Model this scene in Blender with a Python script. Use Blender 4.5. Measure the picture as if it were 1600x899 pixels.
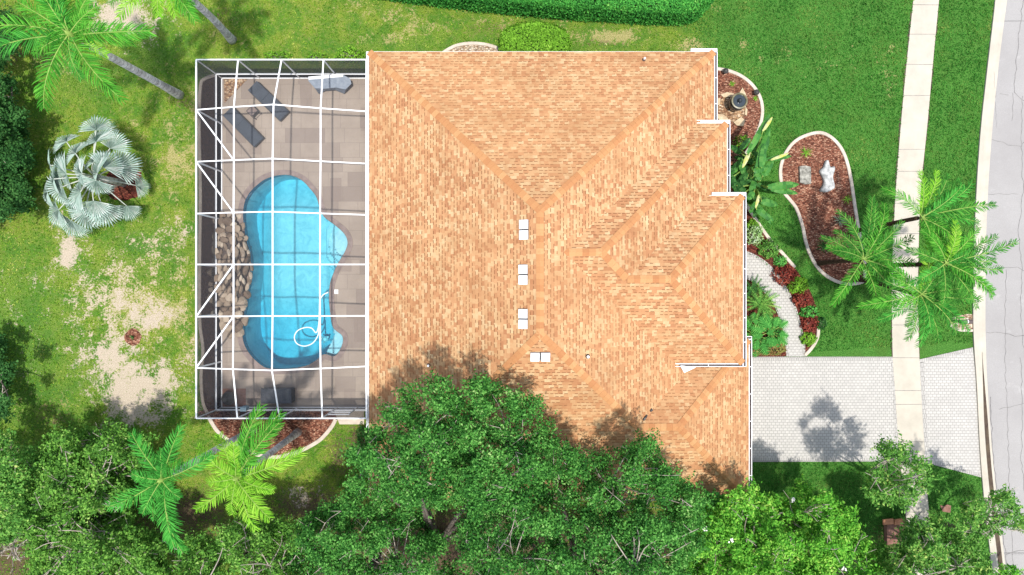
import bpy, math, random
import numpy as np
from mathutils import Vector, Matrix
from mathutils.geometry import tessellate_polygon

R = math.radians
for o in list(bpy.data.objects):
    bpy.data.objects.remove(o)
SC = bpy.context.scene
COL = SC.collection
H, F = 36.5, 1067.0            # camera height (m), focal length in photo pixels

# ------------------------------------------------------------------ camera, sky, sun, exposure
cam_data = bpy.data.cameras.new('camera')
cam_data.sensor_width = 36.0
cam_data.lens = 36.0 * F / 1600.0
cam_data.clip_start = 0.5
cam_data.clip_end = 1500.0
cam = bpy.data.objects.new('camera', cam_data)
cam.location = (0, 0, H)
COL.objects.link(cam)
SC.camera = cam

SUN = Vector((0.10, -0.165, 1.0)).normalized()
world = bpy.data.worlds.new('World')
SC.world = world
world.use_nodes = True
wn = world.node_tree
sky = wn.nodes.new('ShaderNodeTexSky')
sky.sky_type = 'NISHITA'
sky.sun_disc = False
sky.sun_elevation = math.asin(SUN.z)
sky.sun_rotation = math.atan2(SUN.x, SUN.y)
hs = wn.nodes.new('ShaderNodeHueSaturation')
hs.inputs['Saturation'].default_value = 0.6
wn.links.new(sky.outputs[0], hs.inputs['Color'])
wn.links.new(hs.outputs[0], wn.nodes['Background'].inputs[0])
wn.nodes['Background'].inputs[1].default_value = 0.15
sd = bpy.data.lights.new('sun', 'SUN')
sd.energy = 2.9
sd.angle = R(1.5)
sd.color = (1.0, 0.965, 0.91)
sun = bpy.data.objects.new('sun', sd)
sun.rotation_euler = SUN.to_track_quat('Z', 'Y').to_euler()
COL.objects.link(sun)
SC.view_settings.view_transform = 'Standard'
SC.view_settings.look = 'None'
SC.view_settings.gamma = 1.0
SC.view_settings.use_curve_mapping = False
SC.view_settings.exposure = 0.9
SC.cycles.max_bounces = 8
SC.cycles.transparent_max_bounces = 24
SC.cycles.use_denoising = True
SC.cycles.caustics_reflective = False
SC.cycles.caustics_refractive = False

# ------------------------------------------------------------------ helpers
def P(px, py, z=0.0):
    """The world point that stands at height z under a photo pixel."""
    s = (H - z) / F
    return Vector(((px - 800.0) * s, (449.5 - py) * s, z))

def PX(x, y, z=0.0):
    s = F / (H - z)
    return 800 + x * s, 449.5 - y * s

ORG = {}

def tag(o, label=None, cat=None, group=None, kind=None):
    if label: o['label'] = label
    if cat: o['category'] = cat
    if group: o['group'] = group
    if kind: o['kind'] = kind
    return o

def thing(name, label, cat, loc=(0, 0, 0), rotz=0.0, group=None):
    o = bpy.data.objects.new(name, None)
    o.empty_display_size = 0.2
    o.location = loc
    o.rotation_euler = (0, 0, rotz)
    COL.objects.link(o)
    ORG[o.name] = Vector(loc)
    return tag(o, label, cat, group)

def copy_tree(o, parent=None):
    c = o.copy()
    COL.objects.link(c)
    c.parent = parent
    for ch in o.children:
        copy_tree(ch, c)
    return c

class MB:
    def __init__(self):
        self.v, self.f, self.mi, self.uv = [], [], [], []
        self.has_uv = False

    def face(self, pts, mi=0, uv=None):
        b = len(self.v)
        self.v.extend([tuple(p) for p in pts])
        self.f.append(tuple(range(b, b + len(pts))))
        self.mi.append(mi)
        if uv: self.has_uv = True
        self.uv.append(uv or [(0, 0)] * len(pts))

    def box(self, c, s, rotz=0.0, mi=0, M=None, taper=1.0):
        x, y, z = s[0] / 2, s[1] / 2, s[2] / 2
        p = [(-x, -y, -z), (x, -y, -z), (x, y, -z), (-x, y, -z),
             (-x * taper, -y * taper, z), (x * taper, -y * taper, z), (x * taper, y * taper, z), (-x * taper, y * taper, z)]
        if M is None:
            M = Matrix.Translation(c) @ Matrix.Rotation(rotz, 4, 'Z')
        p = [M @ Vector(q) for q in p]
        b = len(self.v)
        self.v.extend([tuple(q) for q in p])
        for q in ((3, 2, 1, 0), (4, 5, 6, 7), (0, 1, 5, 4), (1, 2, 6, 5), (2, 3, 7, 6), (3, 0, 4, 7)):
            self.f.append(tuple(b + i for i in q)); self.mi.append(mi); self.uv.append([(0, 0)] * 4)

    def bar(self, a, b, w, h, mi=0, up=(0, 0, 1)):
        a, b = Vector(a), Vector(b)
        d = (b - a)
        L = d.length
        if L < 1e-6: return
        d.normalize()
        u = Vector(up)
        s = d.cross(u)
        if s.length < 1e-3: s = d.cross(Vector((1, 0, 0)))
        s.normalize()
        u = s.cross(d).normalized()
        M = Matrix((( s.x, d.x, u.x, (a.x + b.x) / 2), (s.y, d.y, u.y, (a.y + b.y) / 2), (s.z, d.z, u.z, (a.z + b.z) / 2), (0, 0, 0, 1)))
        self.box((0, 0, 0), (w, L, h), M=M, mi=mi)

    def tube(self, path, rad, n=8, mi=0, cap=True):
        path = [Vector(p) for p in path]
        m = len(path)
        if not hasattr(rad, '__len__'): rad = [rad] * m
        b = len(self.v)
        prev = None
        for i, p in enumerate(path):
            d = (path[min(i + 1, m - 1)] - path[max(i - 1, 0)])
            if d.length < 1e-9: d = Vector((0, 0, 1))
            d.normalize()
            if prev is None:
                a = Vector((0, 0, 1)) if abs(d.z) < 0.9 else Vector((1, 0, 0))
                s = d.cross(a).normalized()
            else:
                s = (prev - d * prev.dot(d))
                s = s.normalized() if s.length > 1e-6 else d.orthogonal().normalized()
            prev = s
            t = d.cross(s)
            for k in range(n):
                an = 2 * math.pi * k / n
                self.v.append(tuple(p + (s * math.cos(an) + t * math.sin(an)) * rad[i]))
        for i in range(m - 1):
            for k in range(n):
                k2 = (k + 1) % n
                self.f.append((b + i * n + k, b + i * n + k2, b + (i + 1) * n + k2, b + (i + 1) * n + k))
                self.mi.append(mi); self.uv.append([(0, 0)] * 4)
        if cap:
            for i in (0, m - 1):
                ring = [b + i * n + k for k in range(n)]
                self.f.append(tuple(ring if i else ring[::-1])); self.mi.append(mi); self.uv.append([(0, 0)] * n)

    def lathe(self, prof, n=24, c=(0, 0, 0), mi=0):
        b = len(self.v)
        for r, z in prof:
            for k in range(n):
                an = 2 * math.pi * k / n
                self.v.append((c[0] + r * math.cos(an), c[1] + r * math.sin(an), c[2] + z))
        for i in range(len(prof) - 1):
            for k in range(n):
                k2 = (k + 1) % n
                self.f.append((b + i * n + k, b + i * n + k2, b + (i + 1) * n + k2, b + (i + 1) * n + k))
                self.mi.append(mi); self.uv.append([(0, 0)] * 4)

    def prism(self, poly, z0, z1, mi=0, mi_side=None, bottom=True, holes=()):
        loops = [[Vector((p[0], p[1], 0)) for p in poly]] + [[Vector((p[0], p[1], 0)) for p in h] for h in holes]
        flat = [p for l in loops for p in l]
        b = len(self.v)
        n = len(flat)
        self.v.extend([(p.x, p.y, z1) for p in flat])
        self.v.extend([(p.x, p.y, z0) for p in flat])
        for t in tessellate_polygon(loops):
            a, bb, c = [flat[i] for i in t]
            if (bb - a).cross(c - a).z < 0: t = (t[2], t[1], t[0])
            self.f.append(tuple(b + i for i in t)); self.mi.append(mi); self.uv.append([(flat[i].x, flat[i].y) for i in t])
            if bottom:
                self.f.append(tuple(b + n + i for i in t[::-1])); self.mi.append(mi); self.uv.append([(0, 0)] * 3)
        k = 0
        for li, l in enumerate(loops):
            m = len(l)
            ar = sum(l[i].x * l[(i + 1) % m].y - l[(i + 1) % m].x * l[i].y for i in range(m))
            for i in range(m):
                i0, i1 = b + k + i, b + k + (i + 1) % m
                q = (i0 + n, i1 + n, i1, i0)
                if (ar < 0) != (li > 0): q = q[::-1]
                self.f.append(q); self.mi.append(mi if mi_side is None else mi_side); self.uv.append([(0, 0)] * 4)
            k += m

    def build(self, name, mats, parent=None, smooth=False, world=True, auto=None):
        """world=True: the vertices are world coordinates; they are re-based on the parent's origin (or the mesh's own foot)."""
        if not isinstance(mats, (list, tuple)): mats = [mats]
        org = Vector((0, 0, 0))
        V = np.array(self.v, dtype=np.float64).reshape(-1, 3)
        if world:
            if parent is not None:
                org = ORG.get(parent.name, Vector((0, 0, 0)))
            elif len(V):
                org = Vector(((V[:, 0].min() + V[:, 0].max()) / 2, (V[:, 1].min() + V[:, 1].max()) / 2, V[:, 2].min()))
            V = V - np.array(org)
        me = bpy.data.meshes.new(name)
        me.from_pydata(V.tolist(), [], self.f)
        for m in mats: me.materials.append(m)
        me.polygons.foreach_set('material_index', np.array(self.mi, dtype=np.int32))
        if self.has_uv:
            ul = me.uv_layers.new(name='UVMap')
            ul.data.foreach_set('uv', np.array([c for u in self.uv for p in u for c in p], dtype=np.float32))
        if smooth:
            me.polygons.foreach_set('use_smooth', np.ones(len(self.f), dtype=bool))
            if auto: me.set_sharp_from_angle(angle=R(auto))
        me.update()
        o = bpy.data.objects.new(name, me)
        COL.objects.link(o)
        if parent is not None:
            o.parent = parent
        elif world:
            o.location = org
        ORG[o.name] = org
        return o

def smooth_loop(pts, sub=6, closed=True):
    """Catmull-Rom through 2-D/3-D points."""
    pts = [Vector(p) for p in pts]
    n = len(pts)
    out = []
    rng = range(n) if closed else range(n - 1)
    for i in rng:
        if closed:
            p0, p1, p2, p3 = pts[(i - 1) % n], pts[i], pts[(i + 1) % n], pts[(i + 2) % n]
        else:
            p0, p1, p2, p3 = pts[max(i - 1, 0)], pts[i], pts[i + 1], pts[min(i + 2, n - 1)]
        for k in range(sub):
            t = k / sub
            out.append(0.5 * ((2 * p1) + (p2 - p0) * t + (2 * p0 - 5 * p1 + 4 * p2 - p3) * t * t + (3 * p1 - p0 - 3 * p2 + p3) * t ** 3))
    if not closed: out.append(pts[-1])
    return out

def pxs(pts, z=0.0):
    return [P(x, y, z) for x, y in pts]

def offset_loop(loop, d):
    """Offset a closed 2-D loop outwards by d (for either winding)."""
    n = len(loop)
    ar = sum(loop[i].x * loop[(i + 1) % n].y - loop[(i + 1) % n].x * loop[i].y for i in range(n))
    sg = 1 if ar > 0 else -1
    out = []
    for i in range(n):
        t = loop[(i + 1) % n] - loop[i - 1]
        nn = Vector((t.y, -t.x, 0)).normalized() * sg
        out.append(Vector((loop[i].x + nn.x * d, loop[i].y + nn.y * d, loop[i].z)))
    return out

def strip_sides(path, w):
    """Left and right edge of a strip of width w along an open path."""
    L, Rr = [], []
    n = len(path)
    for i in range(n):
        t = path[min(i + 1, n - 1)] - path[max(i - 1, 0)]
        nn = Vector((-t.y, t.x, 0)).normalized() * (w / 2)
        L.append(path[i] + nn); Rr.append(path[i] - nn)
    return L, Rr

def kerb(path, w, z0, z1, mb=None, mi=0):
    mb = mb or MB()
    L, Rr = strip_sides(path, w)
    L2, R2 = strip_sides(path, w * 0.72)
    zc = z1 - 0.02
    prof = []
    for i in range(len(path)):
        prof.append([(L[i].x, L[i].y, z0), (L[i].x, L[i].y, zc), (L2[i].x, L2[i].y, z1), (R2[i].x, R2[i].y, z1), (Rr[i].x, Rr[i].y, zc), (Rr[i].x, Rr[i].y, z0)])
    for i in range(len(path) - 1):
        for k in range(5):
            mb.face([prof[i][k], prof[i][k + 1], prof[i + 1][k + 1], prof[i + 1][k]][::-1], mi)
    mb.face(prof[0], mi); mb.face(prof[-1][::-1], mi)
    return mb

def in_poly(x, y, poly):
    ins = False
    n = len(poly)
    j = n - 1
    for i in range(n):
        xi, yi = poly[i][0], poly[i][1]
        xj, yj = poly[j][0], poly[j][1]
        if (yi > y) != (yj > y) and x < (xj - xi) * (y - yi) / (yj - yi) + xi:
            ins = not ins
        j = i
    return ins

def edge_dist(x, y, poly):
    d = 1e9
    n = len(poly)
    for i in range(n):
        ax, ay = poly[i][0], poly[i][1]
        bx, by = poly[(i + 1) % n][0], poly[(i + 1) % n][1]
        vx, vy = bx - ax, by - ay
        t = max(0, min(1, ((x - ax) * vx + (y - ay) * vy) / (vx * vx + vy * vy + 1e-12)))
        d = min(d, math.hypot(x - ax - t * vx, y - ay - t * vy))
    return d

# ------------------------------------------------------------------ materials
class NT:
    def __init__(self, name):
        self.m = bpy.data.materials.new(name)
        self.m.use_nodes = True
        self.t = self.m.node_tree
        self.b = self.t.nodes['Principled BSDF']
        self.out = self.t.nodes['Material Output']
    def n(self, typ, **kw):
        x = self.t.nodes.new('ShaderNode' + typ)
        for k, v in kw.items(): setattr(x, k, v)
        return x
    def l(self, a, b): self.t.links.new(a, b)
    def set(self, inp, v):
        if isinstance(v, bpy.types.NodeSocket): self.l(v, inp)
        elif v is not None: inp.default_value = v
    def math(self, op, a, b=None, c=None, clamp=False):
        x = self.n('Math', operation=op); x.use_clamp = clamp
        self.set(x.inputs[0], a); self.set(x.inputs[1], b)
        if c is not None: self.set(x.inputs[2], c)
        return x.outputs[0]
    def mix(self, fac, a, b, blend='MIX'):
        x = self.n('Mix', data_type='RGBA', blend_type=blend)
        self.set(x.inputs[0], fac)
        for k, v in ((6, a), (7, b)):
            if isinstance(v, (tuple, list)): v = (v[0], v[1], v[2], 1)
            self.set(x.inputs[k], v)
        return x.outputs[2]
    def noise(self, scale, detail=4, rough=0.6, vec=None, dist=0.0):
        x = self.n('TexNoise')
        x.inputs['Scale'].default_value = scale; x.inputs['Detail'].default_value = detail
        x.inputs['Roughness'].default_value = rough; x.inputs['Distortion'].default_value = dist
        if vec is not None: self.l(vec, x.inputs['Vector'])
        return x.outputs['Fac']
    def ramp(self, fac, stops, interp='LINEAR'):
        x = self.n('ValToRGB')
        x.color_ramp.interpolation = interp
        el = x.color_ramp.elements
        while len(el) < len(stops): el.new(0.5)
        for e, (p, c) in zip(el, stops):
            e.position = p
            e.color = (c, c, c, 1) if not hasattr(c, '__len__') else (c[0], c[1], c[2], 1)
        self.l(fac, x.inputs[0])
        return x.outputs[0]
    def mapr(self, v, a, b, c=0.0, d=1.0):
        x = self.n('MapRange')
        self.set(x.inputs[0], v)
        for i, k in enumerate((a, b, c, d)): x.inputs[i + 1].default_value = k
        return x.outputs[0]
    def attr(self, name): return self.n('Attribute', attribute_name=name).outputs['Fac']
    def coord(self, k='Object'): return self.n('TexCoord').outputs[k]
    def pos(self): return self.n('NewGeometry').outputs['Position']
    def bump(self, h, strength=0.3, dist=0.02):
        x = self.n('Bump')
        x.inputs['Strength'].default_value = strength; x.inputs['Distance'].default_value = dist
        self.l(h, x.inputs['Height'])
        self.l(x.outputs[0], self.b.inputs['Normal'])
    def base(self, c, rough=0.8, spec=0.3, metal=0.0):
        if isinstance(c, (tuple, list)): c = (c[0], c[1], c[2], 1)
        self.set(self.b.inputs['Base Color'], c)
        self.set(self.b.inputs['Roughness'], rough)
        self.b.inputs['Specular IOR Level'].default_value = spec
        self.b.inputs['Metallic'].default_value = metal
        return self.m

def simple(name, a, b=None, scale=3.0, rough=0.75, spec=0.3, bump=0.0, bscale=None, metal=0.0, lo=0.35, hi=0.65, detail=5):
    t = NT(name)
    b = b or tuple(c * 0.75 for c in a)
    co = t.pos()
    f = t.noise(scale, detail, 0.65, co)
    c = t.ramp(f, [(lo, b), (hi, a)])
    if bump:
        t.bump(t.noise(bscale or scale * 4, 4, 0.6, co), bump, 0.02)
    return t.base(c, rough, spec, metal)

def leaf_mat(name, stops, trans=0.35, rough=0.7, spec=0.05, tcol=None, mixn=0.35, nscale=0.9, gain=2.1):
    """Foliage: colour varies from leaf to leaf and from clump to clump; light passes through the blade."""
    stops = [(p, tuple(min(.62, x * gain) for x in col)) for p, col in stops]
    t = NT(name)
    g = t.n('NewGeometry')
    rnd = g.outputs['Random Per Island']
    no = t.noise(nscale, 3, 0.6, g.outputs['Position'])
    f = t.math('ADD', t.math('MULTIPLY', rnd, 1 - mixn), t.math('MULTIPLY', t.mapr(no, 0.3, 0.7), mixn))
    c = t.ramp(f, stops)
    t.base(c, rough, spec)
    tr = t.n('BsdfTranslucent')
    tc = t.mix(1.0, c, tcol or (1.0, 1.15, 0.55), 'MULTIPLY')
    t.l(tc, tr.inputs[0])
    ms = t.n('MixShader')
    ms.inputs[0].default_value = trans
    t.l(t.b.outputs[0], ms.inputs[1]); t.l(tr.outputs[0], ms.inputs[2])
    t.l(ms.outputs[0], t.out.inputs[0])
    return t.m

MT = {}
MT['white'] = simple('white_aluminium', (0.80, 0.80, 0.80), (0.72, 0.72, 0.73), 2.0, 0.45, 0.4)
MT['white_trim'] = simple('white_trim_paint', (0.78, 0.77, 0.75), (0.62, 0.60, 0.58), 3.0, 0.6, 0.3)
MT['gutter_dirt'] = simple('gutter_inside', (0.11, 0.085, 0.075), (0.055, 0.04, 0.035), 6.0, 0.9, 0.1)
MT['stucco'] = simple('cream_stucco', (0.62, 0.55, 0.43), (0.55, 0.48, 0.37), 1.0, 0.9, 0.1, 0.3, 40)
MT['glass'] = simple('window_glass', (0.03, 0.04, 0.05), (0.02, 0.03, 0.035), 1.0, 0.06, 0.6)
MT['door_paint'] = simple('brown_door_paint', (0.18, 0.09, 0.05), (0.12, 0.06, 0.035), 2.0, 0.5, 0.3)
MT['concrete'] = simple('pale_concrete', (0.47, 0.425, 0.35), (0.375, 0.34, 0.28), 0.9, 0.9, 0.15, 0.15, 30, lo=0.3, hi=0.7)
MT['kerb'] = simple('edging_concrete', (0.56, 0.48, 0.40), (0.40, 0.34, 0.28), 2.5, 0.9, 0.15, 0.2, 30)
MT['dirt_dark'] = simple('wet_dirt', (0.10, 0.075, 0.05), (0.05, 0.035, 0.03), 1.6, 0.9, 0.1)
MT['cage_ground'] = simple('brown_soil_mulch', (0.085, 0.05, 0.038), (0.02, 0.013, 0.010), 9, 0.95, 0.05, 0.8, 30)
MT['charcoal'] = simple('charcoal_fabric', (0.065, 0.075, 0.09), (0.05, 0.058, 0.07), 3, 0.85, 0.15, 0.1, 120)
MT['dark_metal'] = simple('dark_metal', (0.05, 0.045, 0.042), (0.03, 0.028, 0.026), 4, 0.5, 0.4)
MT['box_resin'] = simple('grey_resin', (0.085, 0.09, 0.10), (0.065, 0.07, 0.08), 5, 0.6, 0.3)
MT['cover'] = simple('grey_cover_fabric', (0.25, 0.28, 0.32), (0.18, 0.21, 0.25), 5, 0.8, 0.2, 0.3, 14)
MT['pale_blue'] = simple('pale_blue_plastic', (0.30, 0.42, 0.47), (0.22, 0.32, 0.38), 6, 0.5, 0.3)
MT['hose'] = simple('white_hose', (0.80, 0.85, 0.86), (0.7, 0.78, 0.8), 3, 0.5, 0.3)
MT['bark_grey'] = simple('grey_bark', (0.15, 0.125, 0.105), (0.07, 0.058, 0.05), 5, 0.95, 0.1, 0.6, 18)
MT['twig'] = simple('pale_twig_bark', (0.46, 0.40, 0.34), (0.26, 0.22, 0.18), 3, 0.95, 0.1)
MT['brown_trunk'] = simple('brown_palm_fibre', (0.09, 0.055, 0.035), (0.035, 0.02, 0.014), 7, 0.95, 0.1, 0.8, 20)
MT['rib'] = simple('pale_frond_rib', (0.26, 0.36, 0.08), (0.16, 0.26, 0.05), 3, 0.6, 0.2)
MT['slate'] = simple('flat_pale_stone', (0.36, 0.345, 0.30), (0.10, 0.095, 0.08), 5, 0.9, 0.1, 0.4, 20)
MT['white_stone'] = simple('white_weathered_stone', (0.50, 0.50, 0.48), (0.20, 0.20, 0.195), 4.5, 0.9, 0.1, 0.5, 12)
MT['tan_stone'] = simple('tan_flagstone', (0.52, 0.42, 0.28), (0.36, 0.27, 0.17), 4, 0.9, 0.1, 0.3, 18)
MT['fountain'] = simple('black_glazed_ceramic', (0.03, 0.035, 0.04), (0.015, 0.018, 0.02), 5, 0.18, 0.6)
MT['fountain_rim'] = simple('olive_glazed_rim', (0.20, 0.18, 0.10), (0.10, 0.09, 0.05), 6, 0.35, 0.4)
MT['terracotta'] = simple('terracotta', (0.50, 0.24, 0.13), (0.34, 0.15, 0.08), 5, 0.85, 0.15, 0.3, 25)
MT['slab'] = simple('dull_red_slab', (0.24, 0.13, 0.10), (0.16, 0.08, 0.06), 5, 0.9, 0.1)
MT['mailbox'] = simple('brown_mailbox_paint', (0.10, 0.075, 0.065), (0.07, 0.05, 0.045), 5, 0.45, 0.4)
MT['flower'] = simple('white_petals', (0.82, 0.78, 0.76), (0.75, 0.68, 0.66), 6, 0.7, 0.2)

def mulch_mat(name, stops, scale=11.0):
    t = NT(name)
    p = t.pos()
    mp = t.n('Mapping'); t.l(p, mp.inputs[0]); mp.inputs['Scale'].default_value = (1, 1.5, 1)
    v = t.n('TexVoronoi'); v.inputs['Scale'].default_value = scale; v.inputs['Randomness'].default_value = 1.0
    t.l(mp.outputs[0], v.inputs['Vector'])
    sep = t.n('SeparateColor'); t.l(v.outputs['Color'], sep.inputs[0])
    c = t.ramp(sep.outputs[0], stops)
    edge = t.mapr(v.outputs['Distance'], 0.25, 0.75, 1.0, 0.35)
    c = t.mix(t.math('SUBTRACT', 1.0, edge), c, (0.02, 0.01, 0.008))
    c = t.mix(t.mapr(t.noise(1.2, 3, 0.6, p), 0.35, 0.7, 0.0, 0.35), c, (0.10, 0.045, 0.03))
    t.bump(edge, 0.9, 0.05)
    return t.base(c, 0.95, 0.05)
MT['mulch'] = mulch_mat('red_bark_mulch', [(0.0, (0.09, 0.03, 0.02)), (0.4, (0.24, 0.09, 0.055)), (0.75, (0.36, 0.16, 0.10)), (1.0, (0.55, 0.33, 0.22))])
MT['mulch_dark'] = mulch_mat('dark_red_mulch', [(0.0, (0.05, 0.012, 0.01)), (0.5, (0.13, 0.03, 0.022)), (1.0, (0.26, 0.08, 0.05))])
MT['pebbles'] = mulch_mat('cream_pebbles', [(0.0, (0.30, 0.18, 0.10)), (0.4, (0.55, 0.42, 0.28)), (1.0, (0.75, 0.66, 0.52))], 9.0)
MT['orange_pebbles'] = mulch_mat('orange_pebbles', [(0.0, (0.22, 0.11, 0.06)), (0.5, (0.48, 0.30, 0.16)), (1.0, (0.68, 0.52, 0.36))], 8.0)

# roof shingles: courses follow the UV map (u along the eave, v up the slope, in metres)
def shingle_mat():
    t = NT('tan_asphalt_shingle')
    uv = t.n('UVMap').outputs[0]
    s = t.n('SeparateXYZ'); t.l(uv, s.inputs[0])
    vr = t.math('DIVIDE', s.outputs[1], 0.16)
    row = t.math('FLOOR', vr)
    fr = t.math('FRACT', vr)
    w1 = t.n('TexWhiteNoise', noise_dimensions='1D'); t.l(row, w1.inputs['W'])
    uu = t.math('ADD', t.math('DIVIDE', s.outputs[0], 0.22), t.math('MULTIPLY', w1.outputs['Value'], 17.0))
    # uneven tab widths
    nz = t.n('TexNoise', noise_dimensions='2D'); nz.inputs['Scale'].default_value = 1.3
    cv = t.n('CombineXYZ'); t.l(s.outputs[0], cv.inputs[0]); t.l(t.math('MULTIPLY', row, 5.3), cv.inputs[1]); t.l(cv.outputs[0], nz.inputs['Vector'])
    uu = t.math('ADD', uu, t.math('MULTIPLY', nz.outputs['Fac'], 0.9))
    cell = t.math('FLOOR', uu)
    fu = t.math('FRACT', uu)
    w2 = t.n('TexWhiteNoise', noise_dimensions='2D')
    c2 = t.n('CombineXYZ'); t.l(cell, c2.inputs[0]); t.l(row, c2.inputs[1]); t.l(c2.outputs[0], w2.inputs['Vector'])
    col = t.ramp(w2.outputs['Value'], [(0.0, (0.335, 0.15, 0.072)), (0.2, (0.405, 0.203, 0.098)), (0.5, (0.45, 0.256, 0.127)), (0.8, (0.48, 0.308, 0.160)), (1.0, (0.53, 0.38, 0.215))])
    # dark butt line under the thicker tabs
    sepc = t.n('SeparateColor'); t.l(w2.outputs['Color'], sepc.inputs[0])
    dash = t.math('MULTIPLY', t.math('LESS_THAN', fr, 0.27), t.math('GREATER_THAN', sepc.outputs[1], 0.34))
    gap = t.math('MULTIPLY', t.math('GREATER_THAN', fu, 0.30), dash)
    col = t.mix(t.math('MULTIPLY', gap, 0.8), col, (0.14, 0.058, 0.025))
    # weather stains
    p = t.pos()
    n1 = t.mapr(t.noise(0.42, 8, 0.72, p, 0.3), 0.46, 0.70, 0.0, 0.62)
    col = t.mix(n1, col, (0.235, 0.108, 0.045))
    n2 = t.mapr(t.noise(0.18, 2, 0.5, p), 0.4, 0.65, 0.0, 0.22)
    col = t.mix(n2, col, (0.50, 0.26, 0.12))
    col = t.mix(t.mapr(t.noise(18, 4, 0.7, p), 0.35, 0.65, 0.0, 0.25), col, (0.31, 0.16, 0.075))
    t.bump(t.math('ADD', t.math('SUBTRACT', 1.0, fr), t.math('MULTIPLY', sepc.outputs[1], 0.6)), 0.5, 0.012)
    return t.base(col, 0.92, 0.12)
MT['shingle'] = shingle_mat()

def cap_mat():
    t = NT('ridge_cap_shingle')
    uv = t.n('UVMap').outputs[0]
    s = t.n('SeparateXYZ'); t.l(uv, s.inputs[0])
    ur = t.math('DIVIDE', s.outputs[0], 0.26)
    w = t.n('TexWhiteNoise', noise_dimensions='1D'); t.l(t.math('FLOOR', ur), w.inputs['W'])
    c = t.ramp(w.outputs['Value'], [(0.0, (0.37, 0.16, 0.07)), (0.6, (0.435, 0.215, 0.095)), (1.0, (0.49, 0.285, 0.135))])
    c = t.mix(t.math('MULTIPLY', t.math('LESS_THAN', t.math('FRACT', ur), 0.12), 0.45), c, (0.2, 0.09, 0.05))
    c = t.mix(t.mapr(t.noise(9, 4, 0.7, t.pos()), 0.35, 0.7, 0, 0.55), c, (0.40, 0.205, 0.085))
    return t.base(c, 0.92, 0.12)
MT['cap'] = cap_mat()

def paver_mat(name, a, b, joint, bw=0.21, bh=0.15):
    t = NT(name)
    p = t.pos()
    br = t.n('TexBrick')
    br.inputs['Scale'].default_value = 1.0
    br.inputs['Brick Width'].default_value = bw; br.inputs['Row Height'].default_value = bh
    br.inputs['Mortar Size'].default_value = 0.016; br.inputs['Mortar Smooth'].default_value = 0.3
    br.inputs['Color1'].default_value = (*a, 1); br.inputs['Color2'].default_value = (*b, 1); br.inputs['Mortar'].default_value = (*joint, 1)
    t.l(p, br.inputs['Vector'])
    c = t.mix(t.mapr(t.noise(0.7, 4, 0.6, p), 0.35, 0.75, 0, 0.3), br.outputs['Color'], tuple(x * 0.7 for x in b))
    c = t.mix(t.mapr(t.noise(35, 2, 0.6, p), 0.3, 0.7, 0, 0.2), c, tuple(x * 0.75 for x in b))
    t.bump(t.math('SUBTRACT', 1.0, br.outputs['Fac']), 0.5, 0.01)
    return t.base(c, 0.9, 0.15)
MT['paver'] = paver_mat('pale_paver', (0.47, 0.445, 0.41), (0.41, 0.39, 0.36), (0.255, 0.245, 0.225))
MT['paver_edge'] = paver_mat('pale_paver_edge', (0.44, 0.42, 0.385), (0.37, 0.35, 0.325), (0.22, 0.21, 0.195), 0.12, 0.25)

def deck_mat():
    t = NT('stamped_tan_deck')
    p = t.pos()
    def cells(w, h, off, seedv):
        s = t.n('SeparateXYZ'); t.l(p, s.inputs[0])
        ry = t.math('DIVIDE', t.math('ADD', s.outputs[1], 50 + off), h)
        row = t.math('FLOOR', ry)
        wn_ = t.n('TexWhiteNoise', noise_dimensions='1D'); t.l(t.math('ADD', row, seedv), wn_.inputs['W'])
        rx = t.math('ADD', t.math('DIVIDE', t.math('ADD', s.outputs[0], 50), w), t.math('MULTIPLY', wn_.outputs['Value'], 5))
        cv = t.n('CombineXYZ'); t.l(t.math('FLOOR', rx), cv.inputs[0]); t.l(row, cv.inputs[1]); cv.inputs[2].default_value = seedv
        w2 = t.n('TexWhiteNoise', noise_dimensions='3D'); t.l(cv.outputs[0], w2.inputs['Vector'])
        ex = t.math('FRACT', rx); ey = t.math('FRACT', ry)
        jx = t.math('MULTIPLY', t.math('MINIMUM', ex, t.math('SUBTRACT', 1.0, ex)), w)
        jy = t.math('MULTIPLY', t.math('MINIMUM', ey, t.math('SUBTRACT', 1.0, ey)), h)
        return w2.outputs['Value'], t.math('LESS_THAN', t.math('MINIMUM', jx, jy), 0.012)
    v1, j1 = cells(1.05, 0.78, 0.0, 3.0)
    v2, j2 = cells(0.62, 1.25, 0.4, 11.0)
    c = t.ramp(t.noise(0.5, 4, 0.6, p), [(0.3, (0.245, 0.198, 0.160)), (0.7, (0.335, 0.277, 0.225))])
    c = t.mix(t.mapr(v1, 0.72, 0.9, 0.0, 0.6), c, (0.20, 0.158, 0.135))
    c = t.mix(t.mapr(v2, 0.80, .95, 0.0, 0.6), c, (0.205, 0.16, 0.135))
    c = t.mix(t.math('MULTIPLY', j1, 0.45), c, (0.15, 0.12, 0.10))
    c = t.mix(t.mapr(t.noise(7, 5, 0.7, p), 0.5, 0.8, 0, 0.5), c, (0.24, 0.19, 0.155))
    c = t.mix(t.mapr(t.noise(1.6, 5, 0.7, p), 0.55, 0.8, 0, 0.4), c, (0.29, 0.23, 0.19))
    t.bump(t.noise(14, 4, 0.6, p), 0.3, 0.01)
    return t.base(c, 0.85, 0.2)
MT['deck'] = deck_mat()
MT['coping'] = simple('coping_stone', (0.245, 0.19, 0.17), (0.17, 0.13, 0.115), 3, 0.8, 0.2, 0.3, 20)

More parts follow.
